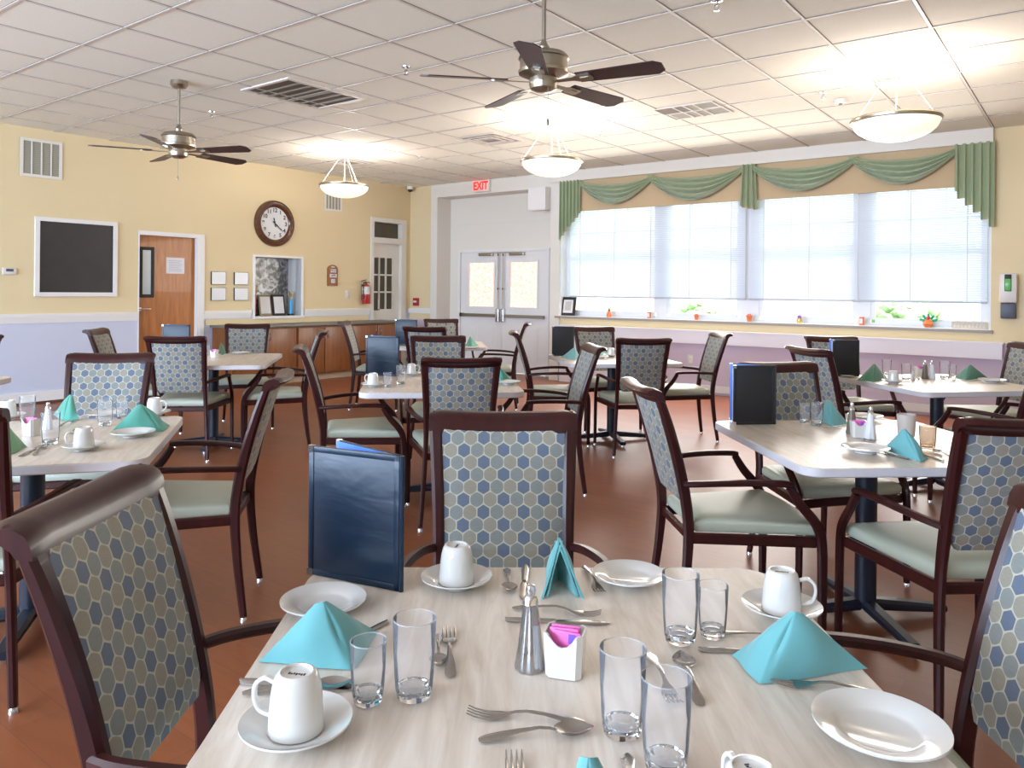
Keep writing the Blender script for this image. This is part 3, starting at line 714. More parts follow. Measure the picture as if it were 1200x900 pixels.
hand(t, 346, .09, .012, .022, 'hour_hand'); hand(t, 128, .17, .009, .025, 'minute_hand')
tag(t, 'large round wooden wall clock with black numerals', 'clock')
# four small silver prints
for y, z, lab in ((5.71, 1.415, 'upper left of the four small silver-glazed prints'), (6.045, 1.415, 'upper right of the four small silver-glazed prints, next to the niche'), (5.71, 1.205, 'lower left of the four small silver-glazed prints'), (6.045, 1.205, 'lower right of the four small silver-glazed prints, next to the niche')):
    def mk():
        t = thing('framed_print'); B().span(0, .018, -.105, .105, -.085, .085).done('frame', DARK, t, 0); B().span(.018, .020, -.100, .100, -.080, .080).done('glazed_print', MIRR, t, 0)
        return t
    spawn('print', mk, (XW, y, z), 0, lab, 'picture', 'small framed prints by the niche')
# niche: box behind the opening
w = B(); xb = XW - .30
w.span(xb, XW - .0, NI[0] - .02, NI[0], NI[2] - .02, NI[3] + .02).span(xb, XW, NI[1], NI[1] + .02, NI[2] - .02, NI[3] + .02).span(xb, XW, NI[0], NI[1], NI[3], NI[3] + .02).span(xb, XW, NI[0], NI[1], NI[2] - .02, NI[2])
w.span(XW, XW + .02, NI[0] - .035, NI[0], NI[2] - .03, NI[3] + .03).span(XW, XW + .02, NI[1], NI[1] + .035, NI[2] - .03, NI[3] + .03).span(XW, XW + .02, NI[0], NI[1], NI[3], NI[3] + .03).span(XW, XW + .035, NI[0] - .04, NI[1] + .04, NI[2] - .035, NI[2])
struct(w, 'trim_12', WHITE)
struct(B().span(xb - .02, xb, NI[0], NI[1], NI[2], NI[3]), 'wall_niche_back', FOIL)
def nframe(y, x, w_, h, mat, label):
    t = thing('photo_frame', (x, y, NI[2])); M = Matrix.Rotation(R(-10), 4, 'Y')
    B().box(0, 0, h / 2, .015, w_, h, M=M).done('frame', mat, t, 0); B().box(.009, 0, h / 2, .002, w_ - .05, h - .06, M=M).done('certificate', PAPER, t, 0)
    B().box(0, 0, 0, .004, .04, h * .7, M=Matrix.Translation((-.085, 0, h * .34)) @ Matrix.Rotation(R(18), 4, 'Y')).done('easel_back', DARK, t, 0)
    return tag(t, label, 'photo frame')
nframe(6.54, XW - .13, .21, .30, pbr('bronze_frame', (.14, .10, .06), .35, .5), 'bronze framed certificate standing in the wall niche')
nframe(6.75, XW - .11, .21, .30, DARK, 'black framed certificate standing in the wall niche beside the blue trophy')
def trophy(y, x, h, mat, label, w_=.05):
    t = thing('trophy', (x, y, NI[2])); B().span(-.035, .035, -.035, .035, 0, .022).done('base', DARK, t, 0); B().lathe([(w_ / 2, .022), (w_ / 2, h)], 16).done('column', mat, t)
    b = B(); b.lathe([(.0, h), (.012, h + .005), (.008, h + .03), (.02, h + .06), (.026, h + .09), (.0, h + .095)], 12); b.sweep([(0, -.012, h + .07), (0, -.04, h + .12)], .006, n=6); b.sweep([(0, .012, h + .07), (0, .035, h + .11)], .006, n=6); b.done('figure', GOLD, t)
    return tag(t, label, 'trophy')
trophy(6.335, XW - .12, .30, REDP, 'trophy with tall red column at the left of the niche', .06)
trophy(6.935, XW - .10, .23, BLUEP, 'trophy with bright blue column at the right of the niche', .045)
trophy(6.405, XW - .20, .27, INK, 'slim black trophy between red trophy and bronze frame', .03)
# perpetual calendar plaque
t = thing('calendar_plaque', (XW, 7.60, 1.49)); hy = .095
poly = [(-hy, -.155), (hy, -.155), (hy, .09)] + [(hy * math.cos(R(q)), .09 + .07 * math.sin(R(q))) for q in range(15, 170, 15)] + [(-hy, .09)]
B().prism([(y, z) for y, z in poly], 0, .022, 'x').done('wooden_board', WOODC, t, 0)
b = B(); b.span(.022, .028, -.045, .06, .045, .095).span(.022, .028, -.06, .068, -.03, .022).span(.022, .028, -.032, .038, -.115, -.055).span(.022, .026, -.03, .03, .12, .138); b.done('date_tiles', PAPER, t, 0)
b = B(); b.text('MON', .048, Matrix.Translation((.029, .008, .070)) @ FM, .0006); b.text('APR', .050, Matrix.Translation((.029, .004, -.004)) @ FM, .0006); b.text('11', .055, Matrix.Translation((.029, .003, -.085)) @ FM, .0006); b.done('date_letters', INK, t, 0)
tag(t, 'arched wooden calendar plaque with white date tiles', 'calendar')
t = thing('light_switch', (XW, 7.90, 1.20)); B().span(0, .008, -.038, .038, -.06, .06, bev=.003).done('cover_plate', OFFW, t); B().span(.008, .014, -.012, .012, -.025, .025).done('rocker', WHITE, t, 0)
tag(t, 'white light switch between calendar plaque and fire extinguisher', 'light switch')
t = thing('fire_extinguisher', (XW + .075, 8.215, 1.06))
B().lathe([(0, 0), (.058, .0), (.062, .01), (.062, .25), (.05, .285), (.022, .305), (.018, .32), (0, .32)], 28).done('cylinder', RED, t)
B().lathe([(.0625, .15), (.0635, .152), (.0635, .268), (.0625, .27)], 28, closed=True).done('label_band', OFFW, t)
b = B(); b.span(-.012, .012, -.02, .07, .325, .34, bev=.003).box(0, .03, .365, .014, .1, .012, M=Matrix.Rotation(R(12), 4, 'X')).lathe([(.016, .31), (.016, .345)], 12); b.done('lever_handle', INK, t)
b = B(); b.sweep(crom([(0, -.02, .335), (.02, -.06, .33), (.03, -.085, .26), (.03, -.085, .16), (.03, -.07, .08)]), .009, n=8); b.done('hose', INK, t)
B().span(-.075, -.06, -.03, .03, .05, .3).done('wall_bracket', INK, t, 0)
tag(t, 'red fire extinguisher hanging beside the half-glazed white door', 'fire extinguisher')
# fire alarm pull station
t = thing('fire_alarm', (-9.03, DB - .0, 1.085)); B().span(-.055, .055, -.045, 0, -.065, .065, bev=.006).done('housing', RED, t); B().span(-.035, .035, -.052, -.045, -.01, .02).done('pull_handle', PAPER, t, 0)
tag(t, 'small red fire alarm pull box left of the double doors', 'fire alarm')
# sideboard cabinets
CX = XW + .50
cab = []
edges = [5.62, 6.60, 7.55, 8.60]
for i, (a, c) in enumerate(zip(edges, edges[1:])):
    t = thing('base_cabinet', (XW + .02, (a + c) / 2, 0)); hw = (c - a) / 2
    B().span(0, .46, -hw + .002, hw - .002, .09, .765).done('body', CABW, t, 0)
    B().span(0, .40, -hw + .002, hw - .002, 0, .09).done('toe_kick', pbr('toe_kick_oak', (.42, .30, .2), .6) if i == 0 else bpy.data.materials['toe_kick_oak'], t, 0)
    for s_ in (-1, 1):
        y0, y1 = (-hw + .02, -.004) if s_ < 0 else (.004, hw - .02)
        d_ = B().span(.46, .479, y0, y1, .11, .745, bev=.004).done('door', CABW, t)
        yy = y1 - .04 if s_ < 0 else y0 + .04
        B().sweep(crom([(.479, yy, .60), (.498, yy, .61), (.498, yy, .68), (.479, yy, .69)], 3), .006, n=6).done('handle', CLOCKW, d_)
    tag(t, ['oak base cabinet at the left end of the sideboard, nearest the wooden door', 'oak base cabinet in the middle of the sideboard', 'oak base cabinet at the right end of the sideboard, below the extinguisher'][i], 'cabinet', 'oak base cabinets along the left wall')
o = B().span(XW + .005, XW + .53, 5.59, 8.62, .77, .80, bev=.004).done('worktop', COUNTER, None)
tag(o, 'long grey-green laminate worktop over the oak cabinets', 'countertop')

struct(B().span(XW, XW + .012, 5.53, 8.32, .80, .875), 'trim_13', pbr('cream_backboard', YWALL, .6))
# ------------------------------------------------------------------ things on the window wall and sill
t = thing('soap_dispenser', (-.715, DB, 1.0)); B().span(-.075, .075, -.10, 0, .215, .51, bev=.015).done('housing', OFFW, t)
B().span(-.03, .03, -.106, -.098, .33, .50, bev=.006).done('window_slot', INK, t); B().span(-.026, .026, -.110, -.104, .335, .455, bev=.006).done('green_soap', GELG, t)
B().span(-.065, .065, -.08, 0, .055, .212, bev=.01).done('drip_tray', SLATEP, t)
tag(t, 'white wall soap dispenser with green gel and dark lower box', 'soap dispenser')
t = thing('wall_outlet', (-4.15, DB, .43)); B().span(-.04, .04, -.008, 0, -.06, .06, bev=.003).done('cover_plate', OFFW, t); B().span(-.015, .015, -.011, -.008, -.04, -.012).span(-.015, .015, -.011, -.008, .012, .04).done('sockets', WHITE, t, 0)
tag(t, 'white electrical outlet on the mauve wall below the window', 'outlet')
ZS = WZ0 + .006
t = thing('certificate_frame', (-6.05, DB + .02, ZS)); M = Matrix.Rotation(R(-10), 4, 'X')
B().box(0, 0, .135, .24, .018, .27, M=M).done('frame', INK, t, 0); B().box(0, -.010, .135, .16, .002, .19, M=M).done('mat_board', PAPER, t, 0); B().box(0, -.012, .14, .10, .001, .13, M=M).done('printed_page', pbr('cream_print', (.55, .53, .48), .6), t, 0)
B().box(0, 0, 0, .05, .004, .19, M=Matrix.Translation((0, .075, .093)) @ Matrix.Rotation(R(18), 4, 'X')).done('easel_back', INK, t, 0)
tag(t, 'black framed certificate leaning on the left end of the window sill', 'picture frame')
def figurine(x, kind, label, h):
    t = thing('sill_figurine', (x, DB + .03, ZS))
    if kind == 'cat':
        B().lathe([(0, 0), (.03, 0), (.034, .02), (.026, .05), (.012, .075), (0, .078)], 14).done('body', TERRA, t)
        b = B(); b.lathe([(0, .072), (.016, .078), (.018, .09), (.010, .104), (0, .107)], 12); b.box(.008, 0, .108, .006, .006, .016).box(-.008, 0, .108, .006, .006, .016); b.done('head', WOODC, t)
    elif kind == 'pot':
        B().lathe([(0, 0), (.022, 0), (.03, .05), (.034, .052), (.034, .066), (.028, .068), (0, .066)], 16).done('pot', TERRA, t)
        b = B(); [b.lathe([(0, .06), (.012, .07), (.0, .084)], 8, Matrix.Translation((.014 * math.cos(q), .014 * math.sin(q), 0))) for q in (0, 2, 4)]; b.done('blossoms', REDP, t)
    elif kind == 'blue':
        B().lathe([(0, 0), (.024, 0), (.03, .03), (.024, .06), (0, .062)], 14).done('body', GOLD, t); B().lathe([(0, .058), (.024, .062), (.02, .085), (0, .098)], 12).done('hat', PURP, t)
    elif kind == 'cup':
        B().lathe([(0, 0), (.026, 0), (.026, .085), (0, .085)], 16).done('body', TERRA, t); B().box(0, -.026, .045, .03, .004, .05).done('badge', PAPER, t)
    elif kind == 'turkey':
        B().lathe([(0, 0), (.03, .0), (.045, .035), (.03, .07), (0, .075)], 16).done('body', TERRA, t)
        b = B()
        for q in range(5):
            a = R(20 + q * 35); b.lathe([(0, 0), (.014, .01), (.012, .045), (0, .055)], 8, Matrix.Translation((.03 * math.cos(a), .015, .05 + .03 * math.sin(a))) @ Matrix.Rotation(R(90) - a, 4, 'Y'))
        b.done('tail_feathers', pbr('green_glaze', (.02, .42, .22), .3), t)
        B().lathe([(0, .07), (.018, .078), (.014, .1), (0, .105)], 10).done('head', REDP, t)
    t.scale = (h,) * 3
    return tag(t, label, 'figurine', 'little ornaments on the window sill')
figurine(-5.372, 'cat', 'slim orange ornament on the sill beside the framed certificate', 1.1)
figurine(-4.759, 'cup', 'narrow orange ornament on the sill at the first mullion', 1.0)
figurine(-4.088, 'pot', 'small orange pot on the sill under the first blind, between two mullions', .95)
figurine(-3.399, 'pot', 'red topped ornament on the sill where the two blinds meet', 1.15)
figurine(-2.796, 'blue', 'blue and orange ornament on the sill under the second blind', 1.05)
figurine(-2.111, 'cup', 'orange and white ornament on the sill at the third mullion', 1.1)
figurine(-1.445, 'turkey', 'largest ornament on the sill, orange and green like a bird', 1.15)
o = B(); o.span(-1.22, -.90, DB + .0, DB + .03, ZS, ZS + .075); o = o.done('sill_sign', pbr('cream_sign_wood', (.62, .56, .44), .6), None, 0)
tag(o, 'long low cream sign board with raised letters on the right end of the sill', 'sign')
b = B()
for i, (w_, h_) in enumerate(((.02, .045), (.026, .04), (.018, .045), (.024, .045), (.028, .04), (.02, .045), (.02, .04), (.026, .045), (.022, .045))):
    x = -1.195 + i * .033; b.span(x, x + w_ * .35, DB - .004, DB, ZS + .015, ZS + .015 + h_).span(x, x + w_, DB - .004, DB, ZS + .015 + h_ * .8, ZS + .015 + h_)
b.done('raised_letters', WHITE, o, 0)
# black floor speaker / screen by the radiator cover
# ------------------------------------------------------------------ outside
struct(B().span(-60, 60, DB + .5, DB + 90, -.35, -.3), 'ground', GRASS)
for (x, y, s_, lab) in ((-8.6, 20, 1.0, 'rounded green shrub outside, seen under the left blind'), (-3.4, 19, 1.15, 'rounded green shrub outside, seen under the right blind'), (.3, 21, 1.3, 'green shrub outside at the right end of the window')):
    b = B()
    for k in range(260):
        a = random.uniform(0, 6.28); e = random.uniform(-.2, 1.4); rr = s_ * random.uniform(.75, 1.05)
        bmesh.ops.create_icosphere(b.bm, subdivisions=1, radius=random.uniform(.07, .16) * s_, matrix=Matrix.Translation((rr * math.cos(a) * math.cos(e), rr * math.sin(a) * math.cos(e), .35 + rr * .9 * math.sin(e))) @ Matrix.Rotation(a, 4, 'X') @ Matrix.Diagonal((1, .7, 1.2, 1)))
    bmesh.ops.create_icosphere(b.bm, subdivisions=3, radius=.8 * s_, matrix=Matrix.Translation((0, 0, .4)))
    o = b.done('shrub', LEAF, None, 40); o.location = (x, y, -.3); tag(o, lab, 'shrub')
t = thing('brick_house', (-13, 30, -.3)); B().span(-9, 9, -3, 3, 0, 3.2).done('walls', BRICK, t, 0); B().prism([(-3.4, 3.2), (3.4, 3.2), (0, 4.8)], -9.4, 9.4, 'x').done('roof', SILLM, t, 0)
for i in range(4): B().span(-7.2 + i * 4, -5.8 + i * 4, -3.03, -3, 1.0, 2.4).done('window', WFRAME, t, 0)
tag(t, 'low pink-brown brick house across the lawn outside the window', 'house')

# ------------------------------------------------------------------ chairs
def chair():
    t = thing('dining_armchair')
    # seat cushion
    def outline(z_in, y_f, y_r, n=7):
        pts = []
        hf, hr = .245 - z_in, .178 - z_in
        for i in range(n + 1):
            s_ = -1 + 2 * i / n; pts.append((hf * s_, y_f - z_in - .02 * s_ * s_ + .012))
        for i in range(3):
            s_ = 1 - 2 * i / 2; pts.append((hr * s_, y_r + z_in))
        return pts
    b = B(); rings = []
    for z, ins in ((.408, .006), (.418, .0), (.438, .0), (.452, .008), (.460, .026), (.464, .06), (.465, .11)):
        rings.append([b.bm.verts.new((x, y, z)) for x, y in outline(ins, .245, -.20)])
    for r0, r1 in zip(rings, rings[1:]):
        m = len(r0)
        for k in range(m): b.bm.faces.new((r0[k], r0[(k + 1) % m], r1[(k + 1) % m], r1[k]))
    b.bm.faces.new(rings[0][::-1]); b.bm.faces.new(rings[-1]); b.done('seat', VINYL, t, 50)
    # seat frame rails
    b = B()
    for s_ in (-1, 1): b.sweep([(s_ * .178, -.222, .388), (s_ * .252, .225, .388)], .022, .040)
    b.sweep(crom([(-.245, .232, .385), (-.12, .250, .394), (0, .254, .397), (.12, .250, .394), (.245, .232, .385)], 3), .020, .036)
    b.sweep([(-.178, -.215, .388), (.178, -.215, .388)], .020, .036); b.done('seat_frame', MAHOG, t)
    for s_ in (-1, 1):
        # rear leg running up into the back post
        path = crom([(s_ * .205, -.262, .018), (s_ * .190, -.235, .22), (s_ * .180, -.222, .40), (s_ * .177, -.232, .52), (s_ * .179, -.262, .66), (s_ * .185, -.300, .79), (s_ * .191, -.333, .885), (s_ * .1925, -.348, .916), (s_ * .1925, -.372, .926)], 4)
        n = len(path); hs = [.026 + .014 * math.sin(math.pi * min(1, i / (n * .8))) * (1 if i < n - 5 else .6) for i in range(n)]; ws = [.025 + .013 * max(0, min(1, (i / n - .3) / .3)) for i in range(n)]
        l = B().sweep(path, ws, hs, up=(0, 1, 0)).done('leg', MAHOG, t)
        B().lathe([(0, 0), (.014, 0), (.013, .012), (.009, .02), (0, .02)], 14, Matrix.Translation((s_ * .205, -.262, 0))).done('foot_glide', CHROME, l)
        # front leg and arm support
        path = crom([(s_ * .268, .246, .018), (s_ * .266, .246, .2), (s_ * .265, .244, .38), (s_ * .267, .222, .455), (s_ * .269, .160, .530), (s_ * .268, .120, .592)], 4)
        n = len(path); hs = [.026 + .010 * math.sin(math.pi * i / n) for i in range(n)]
        l = B().sweep(path, [.024] * n, hs, up=(0, 1, 0)).done('leg', MAHOG, t)
        B().lathe([(0, 0), (.014, 0), (.013, .012), (.009, .02), (0, .02)], 14, Matrix.Translation((s_ * .268, .246, 0))).done('foot_glide', CHROME, l)
        path = crom([(s_ * .268, .128, .598), (s_ * .266, .10, .604), (s_ * .258, 0, .606), (s_ * .242, -.10, .602), (s_ * .215, -.19, .594), (s_ * .186, -.242, .586)], 4)
        n = len(path); B().sweep(path, [.032 - .008 * (i / n) for i in range(n)], .022).done('armrest', MAHOG, t)
    # upholstered back panel between the posts
    def ypost(z):
        zs = [(.40, -.222), (.52, -.232), (.66, -.262), (.79, -.300), (.895, -.335)]
        for (z0, y0), (z1, y1) in zip(zs, zs[1:]):
            if z <= z1: return y0 + (y1 - y0) * (z - z0) / (z1 - z0)
        return -.335
    b = B(); NZ = 12; NX = 10; th = .016
    def P(i, j, side):
        s_ = -1 + 2 * i / NX; z = .512 + (.900 - .512) * j / NZ
        hw = .158 + .017 * (z - .5) / .39
        # rounded lower corners
        zz = z; hx = hw
        if j == 0: hx = hw - .02
        edge = max(0, 1 - abs(s_) ** 6); e2 = 1 - (abs(2 * j / NZ - 1)) ** 8
        y = ypost(zz) - .014 * (1 - s_ * s_) * min(1, (z - .5) / .2) + side * (th * (.35 + .65 * edge * e2)) + (.006 if side > 0 else -.002)
        return (hx * s_, y, zz)
    F_ = [[b.bm.verts.new(P(i, j, 1)) for j in range(NZ + 1)] for i in range(NX + 1)]
    K_ = [[b.bm.verts.new(P(i, j, -1)) for j in range(NZ + 1)] for i in range(NX + 1)]
    for i in range(NX):
        for j in range(NZ):
            b.bm.faces.new((F_[i][j], F_[i + 1][j], F_[i + 1][j + 1], F_[i][j + 1])); b.bm.faces.new((K_[i][j], K_[i][j + 1], K_[i + 1][j + 1], K_[i + 1][j]))
        b.bm.faces.new((F_[i][0], K_[i][0], K_[i + 1][0], F_[i + 1][0])); b.bm.faces.new((F_[i][NZ], F_[i + 1][NZ], K_[i + 1][NZ], K_[i][NZ]))
    for j in range(NZ):
        b.bm.faces.new((F_[0][j], F_[0][j + 1], K_[0][j + 1], K_[0][j])); b.bm.faces.new((F_[NX][j], K_[NX][j], K_[NX][j + 1], F_[NX][j + 1]))
    b.done('backrest', FABRIC, t, 60)
    # scrolled top rail
    b = B(); sec = [(-.314, .886), (-.320, .912), (-.330, .930), (-.348, .940), (-.372, .943), (-.394, .937), (-.400, .925), (-.392, .916), (-.372, .912), (-.356, .902), (-.346, .888)]
    NXR = 14; prev = None
    for i in range(NXR + 1):
        s_ = -1 + 2 * i / NXR; x = .212 * s_; dy = -.014 * (1 - s_ * s_); dz = -.008 * (1 - s_ * s_)
        k_ = 1.0 if abs(s_) < .98 else .8
        cx, cz = -.345, .905
        ring = [b.bm.verts.new((x, cx + (y - cx) * k_ + dy, cz + (z - cz) * k_ + dz)) for y, z in sec]
        if prev:
            m = len(ring)
            for k in range(m): b.bm.faces.new((prev[k], prev[(k + 1) % m], ring[(k + 1) % m], ring[k]))
        else: b.bm.faces.new(ring[::-1])
        prev = ring
    b.bm.faces.new(prev); b.done('top_rail', MAHOG, t, 50)
    return t
CH = [
 ('C1', -1.140, 1.487, -50.4, 'armchair facing the camera across the front table, between navy menu and green napkin'),
 ('C2', -1.098, .832, 37.0, 'large nearest armchair at the lower left, tan-looking back, at the front table'),
 ('C3', -.27, 1.39, 216, 'armchair cut by the lower right corner, at the right side of the front table'),
 ('C4', -2.945, 1.694, 227.1, 'armchair seen from the side, right of the left-edge table, back to the aisle'),
 ('C5', -1.143, 2.929, 41.8, 'blue-backed armchair seen from behind, left of the black-menu table'),
 ('C6', -3.629, 3.234, 50, 'armchair left of the middle table, with pale sage seat facing the navy menu'),
 ('C7', -.383, 2.961, 130.3, 'armchair in front of the black-menu table, back to the camera, arm raised toward the aisle'),
 ('C8', -2.905, 3.305, 135.2, 'armchair at the near side of the middle table, blue back to the camera'),
 ('C9', -3.776, 4.107, -45.4, 'armchair at the far side of the middle table, facing the camera'),
 ('C10', -5.285, 5.666, 117.8, 'armchair with back to the camera at the farthest table before the double doors'),
 ('C11', -6.035, 6.70, -34.7, 'armchair facing the camera at the far side of the farthest table'),
 ('C12', -3.709, 5.515, 39.4, 'armchair at the left of the table by the window, blue back, below the push bars'),
 ('C13', -5.30, 6.645, 215, 'armchair right of the farthest table, its scrolled top standing against the double doors'),
 ('C14', -2.885, 4.095, 225.3, 'armchair right of the middle table, leaning edge-on toward the window'),
 ('C15', -2.985, 5.558, 130.7, 'armchair with back to the camera at the near side of the table by the window'),
 ('C16', -3.72, 6.36, -40.7, 'armchair facing the camera right of the black menu by the radiator cover'),
 ('C17', -2.926, 6.327, 222.8, 'armchair standing free in front of the outlet on the mauve wall'),
 ('C18', -1.021, 3.719, -39.9, 'armchair facing the camera behind the black menu at the right-hand table'),
 ('C19', -1.282, 5.454, 52, 'blue-backed armchair left of the table under the right end of the window'),
 ('C20', -.472, 5.489, 151, 'armchair at the right edge, only arm and seat showing, near the window-end table'),
 ('C21', -.61, 6.61, 228, 'armchair at the right edge under the soap dispenser'),
 ('C22', -1.548, 6.399, -54.1, 'armchair facing the camera behind the black menu under the window'),
 ('C23', -3.879, 1.726, -40.8, 'blue-patterned armchair facing the camera at the far side of the left-edge table'),
 ('C24', -2.927, .949, 141.1, 'armchair mostly cut off by the left edge, near side of the left-edge table'),
 ('C25', -5.545, 3.205, 134.8, 'blue-backed armchair with back to the camera in front of the wooden door'),
 ('C26', -6.379, 3.261, 45.8, 'armchair behind the left-edge table, turned sideways before the blue wainscot'),
 ('C27', -6.36, 4.228, -38, 'armchair facing the camera in front of the oak cabinets'),
 ('C28', -5.375, 3.872, 234.1, 'armchair right of the oak-cabinet table, its back hidden behind another leaning chair'),
 ('C29', -6.25, 5.80, 38, 'armchair side-on in front of the right end of the oak cabinets'),
 ('C30', -6.13, 1.78, -43, 'armchair barely showing at the left frame edge before the blue wainscot'),
]
for cid, x, y, a, lab in CH:
    spawn('chair', chair, (x, y, 0), R(a - 90), lab, 'chair', 'upholstered dining armchairs')

# ------------------------------------------------------------------ tables
HT = .705
def rrect(hx, hy, r, n=6):
    out = []
    for cx, cy, a0 in ((hx - r, hy - r, 0), (-hx + r, hy - r, 90), (-hx + r, -hy + r, 180), (hx - r, -hy + r, 270)):
        for i in range(n + 1):
            a = R(a0 + 90 * i / n); out.append((cx + r * math.cos(a), cy + r * math.sin(a)))
    return out
def table_builder(hx, hy):
    def f():
        t = thing('dining_table')
        B().prism(rrect(hx - .001, hy - .001, .07), HT - .03, HT).done('tabletop', LAM, t)
        b = B(); o = rrect(hx, hy, .071); i_ = rrect(hx - .004, hy - .004, .068); n = len(o)
        z0, z1 = HT - .033, HT - .001
        V = [[b.bm.verts.new((x, y, z)) for x, y in pl] for pl, z in ((o, z0 + .004), (o, z1 - .003), (i_, z1 + .0012), (i_, z0))]
        for q in range(4):
            A, C_ = V[q], V[(q + 1) % 4]
            for k in range(n): b.bm.faces.new((A[k], A[(k + 1) % n], C_[(k + 1) % n], C_[k]))
        b.done('edge_band', EDGE, t)
        B().lathe([(.041, .05), (.041, HT - .05), (.09, HT - .045), (.09, HT - .031)], 24).done('pedestal', BLACKM, t)
        b = B(); b.box(0, 0, HT - .042, .5, .05, .02).box(0, 0, HT - .042, .05, .5, .02); b.done('support_cross', BLACKM, t)
        b = B()
        for q in range(4):
            a = R(90 * q); c, s_ = math.cos(a), math.sin(a)
            b.sweep([(.03 * c, .03 * s_, .055), (.15 * c, .15 * s_, .045), (.33 * c, .33 * s_, .030)], [.06, .056, .048], [.045, .04, .028])
        b.done('base', BLACKM, t)
        for q in range(4):
            a = R(90 * q); B().lathe([(0, 0), (.016, 0), (.014, .018), (0, .018)], 12, Matrix.Translation((.31 * math.cos(a), .31 * math.sin(a), 0))).done('foot_glide', CHROME, t)
        return t
    return f
TB = {'T1': (-.636, .965, 38.5), 'T2': (-3.217, 1.23, 53), 'T3': (-.73, 3.312, 41.6), 'T4': (-.849, 5.815, 48), 'T5': (-3.285, 3.586, 44), 'T6': (-5.745, 3.535, 47), 'T7': (-3.354, 5.857, 47), 'T8': (-5.62, 6.12, 44), 'T9': (-5.52, 1.34, 47)}
TL = {'T1': 'whitewashed wood table nearest the camera, laid for four', 'T2': 'pale table at the left edge, set with cups and green napkins', 'T3': 'pale table with the tall black menu, right of the aisle', 'T4': 'pale table at the right under the end of the window', 'T5': 'pale table in the middle of the room with navy menu and cups', 'T6': 'pale table in front of the oak cabinets and wooden door', 'T7': 'pale table near the left end of the window', 'T8': 'small-looking farthest table before the double doors', 'T9': 'table of which only a corner shows at the left edge by the wainscot'}
for k, (x, y, a) in TB.items():
    big = k == 'T6'
    spawn('table_big' if big else 'table', table_builder(.48, .56) if big else table_builder(.475, .475), (x, y, 0), R(a), TL[k], 'table', 'pedestal dining tables')

# ------------------------------------------------------------------ tableware
ZT = HT + .0013
def on(px, py): p = at(px, py, ZT); return (p.x, p.y, ZT)
def plate(r, h):
    def f():
        t = thing('bread_plate')
        b = B(); b.lathe([(0, .004), (r * .50, .004), (r * .60, .007), (r * .70, .011), (r, h), (r * 1.0, h + .003), (r * .72, .0155), (r * .62, .0105), (r * .54, .0075), (0, .0072)], 48); b.done('dish', CHINA, t, 60)
        b = B(); b.lathe([(r * .40, 0), (r * .46, 0), (r * .46, .005), (r * .40, .005)], 32, closed=True); b.done('foot_ring', CHINA, t)
        b = B(); [b.lathe([(r * q, .0 + h * (q - .62) / .42 * .9 + .0105), (r * q + .0012, h * (q - .62) / .42 * .9 + .0125), (r * q + .0024, h * (q - .62) / .42 * .9 + .0112)], 48) for q in (.90,)]; b.bm.free()
        return t
    return f
def saucer_cup():
    pass
def saucer():
    t = thing('saucer'); r = .070
    B().lathe([(0, .003), (.034, .003), (.048, .008), (r, .019), (r, .0215), (.050, .0115), (.036, .0068), (.030, .0075), (.028, .0060), (0, .0058)], 48).done('dish', CHINA, t, 60)
    B().lathe([(.026, 0), (.031, 0), (.031, .004), (.026, .004)], 32, closed=True).done('foot_ring', CHINA, t)
    return t
def mug():
    # stands upside down: rim at z=0, foot ring on top
    t = thing('coffee_mug'); H_ = .0735
    def fl(k, n, z): return 1.0
    B().lathe([(.0345, 0), (.0355, .002), (.0343, .015), (.0326, .038), (.0308, .054), (.0292, .061), (.0264, .069), (.0222, H_), (.0200, H_), (.0195, H_ - .004), (0, H_ - .004)], 40).lathe([(.0325, .0), (.0345, .0)], 40).done('cup_body', CHINA, t, 50)
    b = B(); b.sweep(crom([(.030, 0, .057), (.043, 0, .061), (.055, 0, .052), (.057, 0, .035), (.050, 0, .020), (.033, 0, .014)], 5), .0052, .0085, up=(0, 1, 0)); b.done('handle', CHINA, t)
    b = B(); M = Matrix.Translation((0, 0, H_ - .0038))
    for i in range(7): b.box(-.0105 + i * .0034, .001 * (i % 2), 0, .0024, .0052 - .001 * (i % 3), .0003, M=M)
    b.done('stamped_mark', MARK, t, 0)
    return t
def swirl_mug():
    t = mug(); b = B()
    for k0 in (0, 1):
        pts = []
        for i in range(14):
            s_ = i / 13; a = R(-95 + 75 * s_ + k0 * 12); z = .009 + k0 * .009 + .034 * s_ ** 1.6 - (.008 if k0 else 0); r_ = .0352 - .0044 * z / .064
            pts.append((r_ * math.cos(a), r_ * math.sin(a), z))
        b.sweep(pts, .0009, n=5)
    b.done('swirl_relief', CHINA, t)
    return t
def tumbler(R_, H_, mat=None, matb=None):
    def f():
        t = thing('glass_tumbler'); m = mat or GLASS; mb = matb or REFR
        fl = lambda k, n, z: 1 + (.035 * abs(math.cos(k / n * math.pi * 8)) - .02) * max(0, 1 - z / (H_ * .55))
        B().lathe([(R_ * .84, .012), (R_ * .90, H_ * .30), (R_ * .96, H_ * .62), (R_ * 1.0, H_ - .001), (R_ * .985, H_), (R_ * .965, H_ - .001), (R_ * .925, H_ * .62), (R_ * .86, H_ * .30), (R_ * .79, .016)], 48, closed=False, fl=fl).done('wall', m, t, 60)
        B().lathe([(0, 0), (R_ * .62, 0), (R_ * .78, .003), (R_ * .835, .012), (R_ * .79, .0175), (R_ * .5, .011), (0, .009)], 16).done('thick_base', mb, t, 12)
        B().lathe([(R_ * .985 + .0006, H_ - .001), (R_ * .985, H_ + .0008), (R_ * .970, H_ - .001)], 48, closed=True).done('rim', GLASSB if not mat else mb, t, 60)
        return t
    return f
